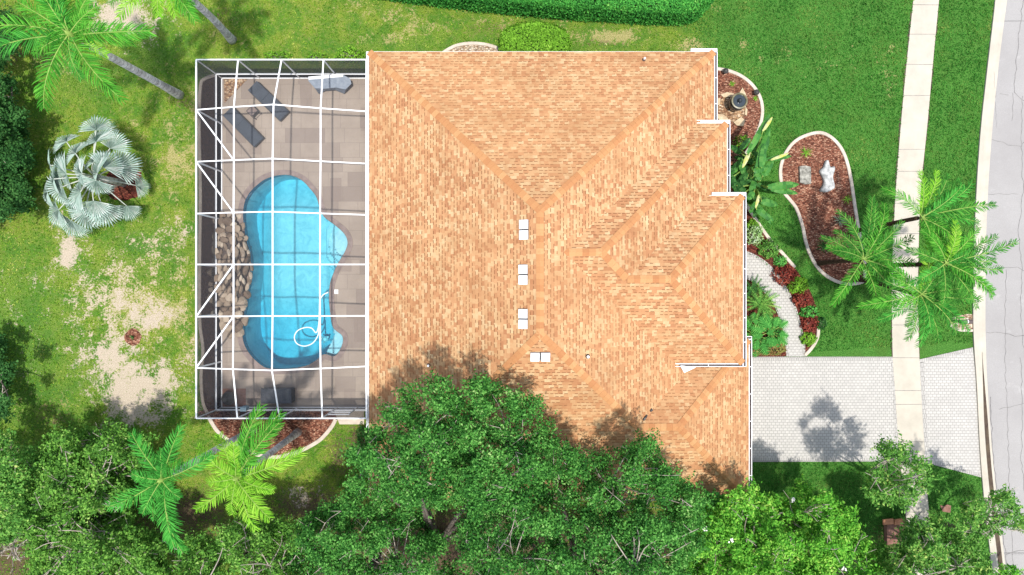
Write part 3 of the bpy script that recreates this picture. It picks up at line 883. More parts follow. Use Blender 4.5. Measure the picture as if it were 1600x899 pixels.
edging([(345, 118), (333, 119.5), (321, 124), (314, 136), (312, 200), (314, 300), (313, 400), (313, 500), (318, 545), (315, 590), (318, 628), (326, 647)], 'bed_edging', label='grey edging along the narrow bed outside the cage wall')
# pale slab by the cage corner, and the mailbox bed
flat(pxs([(520, 637), (569, 637), (569, 663), (531, 663)]), 0.05, 'side_slab', MT['kerb'])
flat(smooth_loop(pxs([(1479, 497), (1492, 494), (1520, 492), (1520, 515), (1500, 514), (1488, 508)]), 4), 0.026, 'pebble_bed', MT['pebbles'])
edging([(1484, 508), (1496, 515), (1508, 516.5), (1519, 516.5)], 'bed_edging', w=0.14, h=0.07, label='short tan edging below the pebble bed by the mailbox')

# ================================================================== HOUSE
house = thing('house', 'single storey house under a tan shingle hip roof with stepped front', 'house', (1.5, 0.5, 0))
ZE, ZR = 2.9, 6.8
XW, XE, YN, YS = P(576.5, 0, ZE).x, P(1116, 0, ZE).x, P(0, 81, ZE).y, P(0, 781, ZE).y
XR = 1.22
AN = Vector((XR, P(0, 329, ZR).y, ZR)); AS = Vector((XR, P(0, 522, ZR).y, ZR))
NW, NEc, SEc, SWc = Vector((XW, YN, ZE)), Vector((XE, YN, ZE)), Vector((XE, YS, ZE)), Vector((XW, YS, ZE))
sE = (ZR - ZE) / (XE - XR); sW = (ZR - ZE) / (XR - XW); sS = (ZR - ZE) / (AS.y - YS); sN = (ZR - ZE) / (YN - AN.y)
def main_z(x, y):
    return min(ZE + sE * (XE - x), ZE + sW * (x - XW), ZE + sS * (y - YS), ZE + sN * (YN - y), ZR)
# garage
XG, YGN = P(1170, 0, ZE).x, P(0, 531, ZE).y
YG = (YGN + YS) / 2
ZG = ZE + sS * (YG - YS)
tj = (ZR - ZG) / (ZR - ZE)
J = AS.lerp(SEc, tj)
GA = Vector((XG - (YG - YS) * 0.985, YG, ZG))
GNE, GSE = Vector((XG, YGN, ZE)), Vector((XG, YS, ZE))
# front wing
ZT, ZTR = 3.35, 6.3
XT, YTN = P(1136, 0, ZT).x, P(0, 193, ZT).y
AT = Vector((XT - (ZTR - ZT) / 0.456, P(0, 394.5, ZTR).y, ZTR))
NET = Vector((XT, YTN, ZT))
# entry wing
ZEN = 3.87
XEN, YEN, YES = P(1161, 0, ZEN).x, P(0, 306, ZEN).y, P(0, 568, ZEN).y
sP = (ZTR - ZEN) / (AT.y - YES)
YER = (YEN + YES) / 2
ZER = ZEN + sP * (YER - YES)
sT = (ZTR - ZT) / (XT - AT.x)
J2 = Vector((XT - (ZER - ZT) / sT, YER, ZER))
EA = Vector((XEN - (YEN - YER) * 0.97, YER, ZER))
ESE, ENE = Vector((XEN, YES, ZEN)), Vector((XEN, YEN, ZEN))

mb = MB()
def rface(pts):
    pts = [Vector(p) for p in pts]
    nrm = (pts[1] - pts[0]).cross(pts[2] - pts[0]).normalized()
    if nrm.z < 0:
        pts = pts[::-1]; nrm = -nrm
    e = Vector((0, 0, 1)).cross(nrm).normalized()
    up = nrm.cross(e)
    mb.face(pts, 0, [(p.dot(e), p.dot(up)) for p in pts])
rface([SWc, NW, AN, AS])
rface([NW, NEc, AN])
rface([SWc, AS, J, GA, GSE])
rface([NEc, (XE, YG, ZE), J, AS, AN])
rface([J, GA, GNE, (J.x, YGN, ZE)])
rface([GA, GNE, GSE])
rface([(1.5, AT.y, ZTR), AT, NET, (1.5, YTN, ZT)])
rface([AT, NET, (XT, YER, ZT), J2])
rface([(1.5, AT.y, ZTR), AT, J2, EA, ESE, (2.0, YES, ZEN)])
rface([J2, EA, ENE, (J2.x, YEN, ZEN)])
rface([EA, ENE, ESE])
roof = mb.build('roof', MT['shingle'], house)

# ridge and hip caps: two slanting halves along each line
def cap_line(a, b, drop, w=0.17):
    a, b = Vector(a), Vector(b)
    d = b - a
    L = d.length
    hd = Vector((d.x, d.y, 0)).normalized()
    s = Vector((hd.y, -hd.x, 0))
    m = MB()
    k = int(L / 0.26)
    for i in range(k):
        t0, t1 = i / k, (i + 1.12) / k
        p0, p1 = a.lerp(b, t0), a.lerp(b, min(t1, 1.0))
        l0, l1 = 0.022, 0.034
        for sg in (1, -1):
            q = [p0 + Vector((0, 0, l0)), p1 + Vector((0, 0, l1)), p1 + s * sg * w + Vector((0, 0, l1 - drop * w)), p0 + s * sg * w + Vector((0, 0, l0 - drop * w))]
            uv = [(i * .26, 0), ((i + 1) * .26, 0), ((i + 1) * .26, 1), (i * .26, 1)]
            if sg > 0: q, uv = q[::-1], uv[::-1]
            m.face(q, 0, uv)
            m.face([p1 + Vector((0, 0, l1)), p1 + s * sg * w + Vector((0, 0, l1 - drop * w)), p1 + s * sg * w + Vector((0, 0, l1 - drop * w - .014)), p1 + Vector((0, 0, l1 - .014))])
    m.build('ridge_cap', MT['cap'], roof)
for a, b, dr in [(AN, AS, .455), (NW, AN, .325), (NEc, AN, .325), (SWc, AS, .325), (J, AS, .325), (GA, J, .46), (GNE, GA, .33), (GSE, GA, .33), ((1.9, AT.y, ZTR), AT, .46), (NET, AT, .325), (J2, AT, .325), (J2, EA, .466), (ENE, EA, .33), (ESE, EA, .33)]:
    cap_line(a, b, dr)

# fascia, soffit
mb = MB()
for a, b in [(SWc, NW), (NW, NEc), (NEc, (XE, YG, ZE)), (GSE, SWc), (GNE, GSE), ((XE - .5, YGN, ZE), GNE), (NET, (XT, YER, ZT)), ((P(1082, 0, ZT).x, YTN, ZT), NET), (ENE, ESE), ((P(1108, 0, ZEN).x, YEN, ZEN), ENE), ((P(1050, 0, ZEN).x, YES, ZEN), ESE)]:
    a, b = Vector(a), Vector(b)
    mb.bar(a - Vector((0, 0, .10)), b - Vector((0, 0, .10)), .035, .18)
mb.build('fascia', MT['white_trim'], house)
mb = MB()
def soff(x0, x1, y0, y1, z): mb.box(((x0 + x1) / 2, (y0 + y1) / 2, z), (x1 - x0, y1 - y0, .02))
soff(XW + .03, XE - .03, YS + .03, YN - .03, ZE - .175)
soff(8.9, XG - .03, YS + .035, YGN - .03, ZE - .172)
soff(8.6, XT - .03, -3.0, YTN - .03, ZT - .175)
soff(8.4, XEN - .03, YES + .03, YEN - .03, ZEN - .175)
mb.build('soffit', MT['white_trim'], house)
# walls
mb = MB()
mb.prism([(XW + .6, YS + .6), (XG - .6, YS + .6), (XG - .6, YGN - .6), (XE - .6, YGN - .6), (XE - .6, YN - .6), (XW + .6, YN - .6)], 0, ZE - .19, bottom=False)
mb.box((9.2 - .2, (YTN - .6 - 3) / 2, 1.58), (XT - .6 - 8.6, YTN - .6 + 3, 3.16))
mb.box((9.25, (YEN + YES) / 2, 1.84), (XEN - .8 - 8.0, YEN - YES - 1.2, 3.68))
mb.build('wall', MT['stucco'], house)
# doors and windows under the eaves
def win(c, w, h, axis, name='window', mat='glass'):
    """axis: outward unit vector of the wall."""
    ax = Vector(axis); s = Vector((-ax.y, ax.x, 0))
    m = MB(); c = Vector(c)
    for sg in (-1, 1):
        m.bar(c + s * sg * w / 2 - Vector((0, 0, h / 2)) + ax * .02, c + s * sg * w / 2 + Vector((0, 0, h / 2)) + ax * .02, .07, .07)
        m.bar(c - s * (w / 2 - .04) + Vector((0, 0, sg * (h / 2 - .035))) + ax * .02, c + s * (w / 2 - .04) + Vector((0, 0, sg * (h / 2 - .035))) + ax * .02, .06, .06)
    m.bar(c - Vector((0, 0, h / 2 - .06)) + ax * .02, c + Vector((0, 0, h / 2 - .06)) + ax * .02, .05, .05)
    fr = m.build(name, MT['white_trim'], house)
    g = MB(); rz = 0 if abs(ax.y) > .5 else math.pi / 2
    g.box(c + ax * .004, (w - .08, .02, h - .08), rz)
    g.build('pane', MT[mat], fr)
wx = XE - .6
for y in (9.2,): win((wx, y, 1.5), 1.6, 1.3, (1, 0, 0))
for x in (-4.5, -1, 3, 6.5): win((x, YN - .6, 1.6), 1.4, 1.2, (0, 1, 0))
for x in (-3, 2, 7): win((x, YS + .6, 1.6), 1.4, 1.2, (0, -1, 0))
for y in (8, 4.2, -6): win((XW + .6, y, 1.2), 2.4, 2.2, (-1, 0, 0), 'sliding_door')
win((XT - .6 + .0, 6.1, 1.6), 1.5, 1.5, (1, 0, 0))
m = MB(); m.box((XEN - .79, YER, 1.15), (.06, 1.8, 2.3)); fd = m.build('front_door', MT['door_paint'], house)
m = MB(); m.tube([(XEN - .74, YER + .1, 1.0), (XEN - .72, YER + .1, 1.25)], .02, 6); m.build('handle', MT['dark_metal'], fd)
m = MB()
m.box((XG - .585, YG, 1.1), (.05, 5.0, 2.2))
for k in range(1, 4): m.box((XG - .558, YG, k * .55), (.012, 4.96, .03))
m.build('garage_door', MT['white_trim'], house)
# gutters
def gutter(a, b, out, dirty=True, w=0.13):
    a, b = Vector(a), Vector(b); out = Vector(out)
    m = MB()
    D = Vector((0, 0, -1))
    a0, b0 = a + out * .022 + D * .015, b + out * .022 + D * .015
    m.bar(a0 + out * (w / 2) + D * .10, b0 + out * (w / 2) + D * .10, w - .01, .012, 1 if dirty else 0)
    m.bar(a0 + out * .012 + D * .055, b0 + out * .012 + D * .055, .018, .11, 0)
    m.bar(a0 + out * w + D * .055, b0 + out * w + D * .055, .028, .11, 0)
    d = (b - a).normalized(); L = (b - a).length
    for e in (a0, b0): m.bar(e + out * .0 + D * .055, e + out * w + D * .055, .02, .105, 0)
    k = max(1, int(L / 1.15))
    for i in range(1, k):
        p = a0 + (b0 - a0) * (i / k)
        m.bar(p + out * .02 + D * .004, p + out * (w - .01) + D * .004, .03, .01, 0)
    return m.build('gutter', [MT['white'], MT['gutter_dirt']], house)
gutter((P(1080, 0, ZE).x, YN, ZE), (XE + .15, YN, ZE), (0, 1, 0), False)
gutter((XE, YN, ZE), (XE, YTN - .2, ZE), (1, 0, 0))
gutter((P(1085, 0, ZT).x, YTN, ZT), (XT + .15, YTN, ZT), (0, 1, 0), False)
gutter((XT, YTN, ZT), (XT, YEN - .2, ZT), (1, 0, 0))
gutter((P(1113, 0, ZEN).x, YEN, ZEN), (XEN + .15, YEN, ZEN), (0, 1, 0), False)
gutter((XEN, YEN, ZEN), (XEN, YES - .15, ZEN), (1, 0, 0))
gutter((P(1053, 0, ZEN).x, YES, ZEN), (XEN, YES, ZEN), (0, -1, 0))
gutter((XEN - .1, YGN, ZE), (XG + .15, YGN, ZE), (0, 1, 0))
gutter((XG, YGN, ZE), (XG, YS - .15, ZE), (1, 0, 0))
gutter((P(1118, 0, ZE).x, YS, ZE), (XG, YS, ZE), (0, -1, 0), False)
gutter((XW, YN, ZE + .02), (XW, P(0, 668, ZE).y, ZE + .02), (-1, 0, 0), False, 0.10)
# flashing under the entry eave
def on_roof(px, py, dz=0.0):
    z = 4.0
    for _ in range(12):
        p = P(px, py, z); z = max(main_z(p.x, p.y), ZE) + dz
    return P(px, py, z)
m = MB()
q = [on_roof(1063, 571.5, .13), on_roof(1098, 571.5, .13), on_roof(1082, 577, .10), on_roof(1069, 583, .06)]
m.face(q[::-1]); m.face([p - Vector((0, 0, .015)) for p in q])
for i in range(4):
    a, b = q[i], q[(i + 1) % 4]; m.face([a, b, b - Vector((0, 0, .015)), a - Vector((0, 0, .015))])
m.build('flashing', MT['white'], house)
# white box vents on the roof
def slope_frame(p):
    e = .05
    nx = -(main_z(p.x + e, p.y) - main_z(p.x - e, p.y)) / (2 * e); ny = -(main_z(p.x, p.y + e) - main_z(p.x, p.y - e)) / (2 * e)
    return Vector((nx, ny, 1)).normalized()
for (cx, cy, vert) in ((820, 359.5, 1), (819, 429.5, 1), (819, 498.5, 1), (844, 556, 0)):
    p = on_roof(cx, cy, 0)
    nn = slope_frame(p)
    yy = (Vector((0, 1, 0)) - nn * nn.y).normalized(); xx = yy.cross(nn)
    M0 = Matrix(((xx.x, yy.x, nn.x, 0), (xx.y, yy.y, nn.y, 0), (xx.z, yy.z, nn.z, 0), (0, 0, 0, 1)))
    ax = Vector((0, 1, 0)) if vert else Vector((1, 0, 0))
    base = MB(); base.box((0, 0, 0), (.38 if vert else .84, .84 if vert else .38, .10), M=Matrix.Translation(p + nn * .05) @ M0)
    v = base.build('roof_vent', MT['dark_metal'], house)  # base coloured dark to paint the shaded gap between the caps
    for sg in (-1, 1):
        c = MB(); c.box((0, 0, 0), (.41, .41, .08), M=Matrix.Translation(p + nn * .13 + (ax - nn * ax.dot(nn)).normalized() * sg * .232) @ M0, taper=.96)
        c.build('vent_cap', MT['white'], v)
for (cx, cy, r) in ((918, 557, .06), (1006, 94, .05), (670, 571, .05), (1006, 562, .0)):
    if r == 0: continue
    p = on_roof(cx, cy)
    m = MB(); m.tube([p - Vector((0, 0, .1)), p + Vector((0, 0, .28))], r, 12); m.build('vent_pipe', MT['white'], house)
    m2 = MB(); m2.lathe([(r * 1.9, -.01), (r * 1.2, .08), (r * 1.02, .12)], 14, p); m2.build('pipe_flashing', MT['gutter_dirt'], house)

# ================================================================== POOL, DECK
POOL_PX = [(402.6, 290), (415, 281), (433, 275), (454, 274.5), (472, 282), (485, 295), (495, 308), (500, 323), (507, 339), (525, 353), (539, 366), (544, 380), (539, 395), (530, 410), (521.5, 428), (516, 446), (515, 469), (517, 490), (520, 509), (526, 517), (535, 524), (536.5, 534), (531.7, 547), (523, 556.5), (507, 553.5), (494.6, 563), (479, 571.5), (454, 576), (423, 576), (408, 569.5), (392, 554), (382, 536), (379.5, 515), (382, 492), (387, 459), (392, 425), (392, 400), (385, 372), (381, 341), (383, 318), (391, 302)]
pool_loop = smooth_loop(pxs(POOL_PX), 4)
ZD, ZW = 0.08, -0.04
deck_poly = [P(345.5, 122), P(640, 122), P(640, 637.5), P(345.5, 637.5)]
cop_out = offset_loop(pool_loop, 0.27)
mb = MB(); mb.prism([(p.x, p.y) for p in deck_poly], -.12, ZD, holes=[[(p.x, p.y) for p in cop_out]], bottom=False)
structure(mb, 'pool_deck', MT['deck'])
pool = thing('swimming_pool', 'kidney shaped pool of clear blue water inside the screen cage', 'swimming pool', P(450, 425))
mb = MB(); mb.prism([(p.x, p.y) for p in cop_out], -.12, ZD + .025, holes=[[(p.x, p.y) for p in pool_loop]], bottom=False)
mb.build('coping', MT['coping'], pool)
mb = MB()
nl = len(pool_loop)
for i in range(nl):
    a, b = pool_loop[i], pool_loop[(i + 1) % nl]
    mb.face([(a.x, a.y, -3.2), (b.x, b.y, -3.2), (b.x, b.y, ZD), (a.x, a.y, ZD)])
mb.build('pool_wall', MT['plaster'], pool)
mb = MB(); tl = offset_loop(pool_loop, -.008)
for i in range(nl):
    p0_, p1_ = tl[i], tl[(i + 1) % nl]
    mb.face([(p0_.x, p0_.y, -.30), (p1_.x, p1_.y, -.30), (p1_.x, p1_.y, ZD + .02), (p0_.x, p0_.y, ZD + .02)])
mb.build('waterline_tile', MT['tile'], pool)
nook = [(517, 512), (545, 515), (545, 550), (524, 562), (505, 556), (513, 540), (519, 524)]
def sst(t): t = max(0, min(1, t)); return t * t * (3 - 2 * t)
def pool_depth(x, y):
    px, py = PX(x, y)
    if in_poly(px, py, nook): return 0.32
    r = math.hypot((px - 548) / 29.2, (py - 378) / 29.2)
    if px > 503 and r < 1.9:
        return 0.30 if r < 1.0 else (0.55 if r < 1.35 else (0.80 if r < 1.7 else 1.0))
    d = 0.95 + 0.6 * sst((340 - py) / 70) + 1.2 * sst((py - 430) / 110)
    d += 0.95 * sst((432 - px) / 50) * (1 - .4 * sst((py - 430) / 110))  # left half deepened: darker water imitates the side without screen sheen
    d += 0.25 * sst((px - 500) / 10)
    return d
gx0, gx1 = min(p.x for p in pool_loop) - .2, max(p.x for p in pool_loop) + .2
gy0, gy1 = min(p.y for p in pool_loop) - .2, max(p.y for p in pool_loop) + .2
st = 0.08
cols = int((gx1 - gx0) / st); rows = int((gy1 - gy0) / st)
mb = MB()
mb.v = [(gx0 + i * st, gy0 + j * st, -pool_depth(gx0 + i * st, gy0 + j * st)) for j in range(rows + 1) for i in range(cols + 1)]
for j in range(rows):
    for i in range(cols):
        a = j * (cols + 1) + i
        mb.f.append((a, a + 1, a + cols + 2, a + cols + 1)); mb.mi.append(0); mb.uv.append([(0, 0)] * 4)
mb.build('pool_floor', MT['plaster'], pool)
wl = offset_loop(pool_loop, 0.012)
mb = MB(); mb.prism([(p.x, p.y) for p in wl], -3.15, ZW)
mb.build('water', MT['water'], pool)

# hose of the pool cleaner, cleaner head, skimmer lid
mb = MB()
hp = [(513, 457, 0.05), (505, 461, 0.0), (500, 470, -.02), (499, 490, -.02), (498, 508, -.02), (494, 520, -.02), (487, 513, -.02), (477, 512, -.02), (465, 517, -.02), (460, 527, -.02), (464, 537, -.02), (476, 541, -.02), (489, 536, -.02), (497, 524, -.02), (499, 512, -.05), (500, 522, -.35), (503, 530, -.9)]
mb.tube(smooth_loop([P(x, y, z) for x, y, z in hp], 6, False), .035, 8)
tag(mb.build('cleaner_hose', MT['hose'], smooth=True), 'white floating hose looped on the deep end of the pool', 'hose')
cl = thing('pool_cleaner', 'small white suction cleaner under water at the end of the hose', 'pool cleaner', P(508, 530, -1.55))
c0 = P(508, 530, -1.5)
m = MB(); m.lathe([(0.0, .16), (.08, .15), (.15, .06), (.17, 0), (.0, 0)], 14, c0 - Vector((0, 0, .05))); m.build('cleaner_body', MT['white'], cl, smooth=True, auto=40)
for k in (0.6, 2.6, 4.4):
    m = MB(); cc = c0 + Vector((.2 * math.cos(k), .2 * math.sin(k), 0)); m.tube([cc + Vector((0, 0, -.03)), cc + Vector((0, 0, .05))], .05, 10); m.build('wheel', MT['white_trim'], cl)
m = MB(); m.box(P(525, 456, ZD + .012), (.24, .24, .024)); m.lathe([(.10, .0), (.10, .012), (0, .014)], 18, P(525, 456, ZD + .024))
tag(m.build('skimmer_lid', MT['white_trim']), 'small cream square skimmer lid set in the deck beside the pool', 'skimmer lid')
flat(pxs([(351, 124.5), (388, 124.5), (352, 162)]), ZD + .02, 'pebble_bed', MT['orange_pebbles'])

# ================================================================== SCREEN CAGE
cage = thing('pool_cage', 'white aluminium framed screen enclosure over the pool and deck', 'screen enclosure', P(450, 380))
GX = [[306, 372, 440, 505.5, 572.5], [307.5, 365.5, 427.5, 501, 572.3], [307.5, 365.5, 426, 501, 571.5], [306.8, 365, 426, 500.3, 572.5], [307, 365, 426, 500, 572], [307, 365, 426, 500, 572], [306.6, 364, 425, 501, 571], [304.5, 371, 437, 503.6, 571.5]]
GY = [[91, 93, 94, 95, 94.5], [172, 167.4, 163.6, 169.5, 174.4], [253, 250.5, 248, 252.3, 256], [334, 332.4, 331, 333.7, 336], [413.5, 413.5, 413.5, 413.5, 413.5], [495, 494.5, 494, 494, 493.6], [575, 577, 579, 576, 572.6], [655, 654.5, 654, 653, 652.8]]
ZI = [3.0, 3.55, 3.9, 3.55, 3.02]
ZC = 3.0
G = [[P(GX[r][c], GY[r][c], ZC if r in (0, 7) else ZI[c]) for c in range(5)] for r in range(8)]
xl = sum(G[r][0].x for r in range(8)) / 8
for r in range(8): G[r][0].x = xl
xr = G[3][4].x
for r in range(8): G[r][4].x = xr
for r in (0, 7):
    ym = sum(G[r][c].y for c in range(5)) / 5
    for c in range(5): G[r][c].y = ym
W, Hh = .058, .05
for r in range(8):
    m = MB()
    for c in range(4): m.bar(G[r][c], G[r][c + 1], W, Hh)
    m.build('cross_beam', MT['white'], cage)
for c in range(5):
    m = MB()
    for r in range(7): m.bar(G[r][c] - Vector((0, 0, .004)), G[r + 1][c] - Vector((0, 0, .004)), W + (.02 if c in (0, 4) else .012), Hh - .012)
    m.build('long_beam', MT['white'], cage)
for (r0, c0_, r1, c1_) in ((1, 0, 2, 1), (2, 0, 3, 1), (5, 0, 4, 1), (6, 0, 5, 1)):
    m = MB(); m.bar(G[r0][c0_] - Vector((0, 0, .01)), G[r1][c1_] - Vector((0, 0, .01)), .065, .07); m.build('roof_brace', MT['white'], cage)
posts = [(r, 0) for r in range(8)] + [(0, c) for c in (1, 2, 3)] + [(7, c) for c in (1, 2, 3)] + [(0, 4), (7, 4)]
for r, c in posts:
    g = G[r][c]; m = MB()
    m.bar((g.x, g.y, ZD), (g.x, g.y, g.z - .06), .075, .075 if (r, c) in ((0, 0), (7, 0)) else .06)
    m.build('post', MT['white'], cage)
runs = [(G[0][0], G[7][0]), (G[0][0], G[0][4]), (G[7][0], G[7][4])]
def at_z(p, z): return Vector((p.x, p.y, z))
for a, b in runs:
    for z, nm, w, h in ((.78, 'chair_rail', .09, .05), (ZD + .025, 'bottom_plate', .10, .05)):
        m = MB(); m.bar(at_z(a, z), at_z(b, z), w, h); m.build(nm, MT['white'], cage)
    n1 = (b - a); n1.z = 0; n1.normalize()
    for z0, z1, nm, mat in ((ZD + .05, .75, 'kick_screen', 'screen_kick'), (.81, ZC - .06, 'wall_screen', 'screen_wall')):
        m = MB(); m.face([at_z(a, z0), at_z(b, z0), at_z(b, z1), at_z(a, z1)]); m.build(nm, MT[mat], cage)
for r in range(7):
    m = MB()
    for c in range(4):
        m.face([G[r][c], G[r + 1][c], G[r + 1][c + 1]]); m.face([G[r][c], G[r + 1][c + 1], G[r][c + 1]])
    m.build('roof_screen', MT['screen_roof'], cage)
# screen door near the house in the lower wall
yd = G[7][0].y
xa, xb = P(520, 0, 0).x + .3, P(548, 0, 0).x + .4
m = MB()
for x in (xa, xb): m.bar((x, yd + .03, ZD + .02), (x, yd + .03, 2.15), .06, .05)
for z in (ZD + .1, .95, 1.5, 2.12): m.bar((xa, yd + .03, z), (xb, yd + .03, z), .05, .06)
dr = m.build('screen_door', MT['white'], cage)
m = MB(); m.tube([((xa + .08), yd + .08, .95), ((xa + .08), yd + .08, 1.15)], .014, 6); m.build('handle', MT['dark_metal'], dr)

# ================================================================== VEGETATION
def leaf_arrays(C, N, L, Wd, rng, flat=0.5):
    """One rhombic leaf face per centre C, roughly facing N (both n x 3)."""
    n = len(C)
    N = N + rng.normal(0, flat, (n, 3))
    N /= np.linalg.norm(N, axis=1)[:, None] + 1e-9
    D = rng.normal(0, 1, (n, 3))
    D -= N * np.sum(D * N, axis=1)[:, None]
    D /= np.linalg.norm(D, axis=1)[:, None] + 1e-9
    S = np.cross(N, D)
    sc = rng.uniform(0.65, 1.35, (n, 1))
    l = L * sc; w = Wd * sc * rng.uniform(.8, 1.2, (n, 1))
    V = np.empty((n, 4, 3))
    V[:, 0] = C - D * l * .5
    V[:, 1] = C + S * w * .5 + D * l * .08 + N * w * .18
    V[:, 2] = C + D * l * .5 - N * l * .10
    V[:, 3] = C - S * w * .5 + D * l * .08 + N * w * .18
    return V.reshape(-1, 3)

def quads_obj(name, V, mat, parent, world=True):
    n = len(V) // 4
    if world and parent is not None:
        V = V - np.array(ORG[parent.name])
    me = bpy.data.meshes.new(name)
    me.vertices.add(n * 4); me.loops.add(n * 4); me.polygons.add(n)
    me.vertices.foreach_set('co', V.astype(np.float32).ravel())
    me.loops.foreach_set('vertex_index', np.arange(n * 4, dtype=np.int32))
    me.polygons.foreach_set('loop_start', np.arange(0, n * 4, 4, dtype=np.int32))
    me.polygons.foreach_set('loop_total', np.full(n, 4, dtype=np.int32))
    me.materials.append(mat)
    me.update(calc_edges=True)
    o = bpy.data.objects.new(name, me)
    COL.objects.link(o)
    o.parent = parent
    if parent is not None: ORG[o.name] = ORG[parent.name]
    return o

LEAF_MUL = 8.0
def clump_leaves(centres, radii, per, rng, up=0.55, squash=0.75, sprig=1.0):
    C, N = [], []
    for c, r in zip(centres, radii):
        k = max(8, int(per * r * r * LEAF_MUL))
        d = rng.normal(0, 1, (k, 3)); d[:, 2] += up
        d /= np.linalg.norm(d, axis=1)[:, None]
        rr = r * rng.uniform(0.15, 1.0, (k, 1)) ** 0.6
        an = rng.uniform(0, 6.28); ax = rng.uniform(.7, 1.45)
        q = d * rr
        u = np.array([math.cos(an), math.sin(an), 0]); 
        q = q + np.outer(q @ u, u) * (ax - 1)
        lob = 1 + .30 * np.sin(d[:, 0] * 5 + an) * np.sin(d[:, 1] * 5 + an * 2)
        p = np.array(c) + q * lob[:, None] * np.array([1, 1, squash])
        C.append(p); N.append(d * .7 + np.array([0, 0, .55]))
        for _ in range(int(7 * sprig)):
            e = rng.normal(0, 1, 3); e[2] = abs(e[2]) * .8 + .1; e /= np.linalg.norm(e)
            s = np.linspace(.75, 1.0 + rng.uniform(.25, .75), 9)[:, None]
            C.append(np.array(c) + e * s * r * np.array([1, 1, .8]) + rng.normal(0, .045, (9, 3)))
            N.append(np.tile(e * .4 + np.array([0, 0, .7]), (9, 1)))
    return np.concatenate(C), np.concatenate(N)

def crown_centres(poly, z_edge, z_top, spacing, rng, depth_px=70, holes=(), lo_layer=0.35, jit=0.5):
    """Clump centres inside a crown whose outline (photo pixels at its own height) is poly."""
    xs = [p[0] for p in poly]; ys = [p[1] for p in poly]
    out = []
    sp_px = spacing * F / (H - z_top)
    tries = int((max(xs) - min(xs)) * (max(ys) - min(ys)) / sp_px ** 2 * 7)
    grid = {}
    for _ in range(tries):
        x, y = rng.uniform(min(xs), max(xs)), rng.uniform(min(ys), max(ys))
        if not in_poly(x, y, poly): continue
        if any(((x - h[0]) / h[2]) ** 2 + ((y - h[1]) / h[3]) ** 2 < 1 for h in holes): continue
        k = (int(x / sp_px), int(y / sp_px))
        if any(math.hypot(q[0] - x, q[1] - y) < sp_px for i in (-1, 0, 1) for j in (-1, 0, 1) for q in grid.get((k[0] + i, k[1] + j), ())): continue
        grid.setdefault(k, []).append((x, y))
        d = edge_dist(x, y, poly)
        t = min(1, d / depth_px)
        z = z_edge + (z_top - z_edge) * math.sqrt(max(0, 1 - (1 - t) ** 2)) + rng.normal(0, jit)
        p = P(x, y, z)
        out.append(p)
        if rng.uniform() < lo_layer:
            zz = z - rng.uniform(.9, 2.0)
            q = P(x + rng.uniform(-8, 8), y + rng.uniform(-8, 8), zz)
            if in_poly(*PX(q.x, q.y, q.z), poly): out.append(q)
    res = []
    for p in out:
        if XW - .3 < p.x < XE + .3 and YS - .3 < p.y < YN:
            zr = max(main_z(p.x, p.y), ZE) + .75
            if p.z < zr:
                p = Vector((p.x, p.y, zr + .2))
        if p.z < 0.5: p.z = 0.5
        res.append(p)
    return res

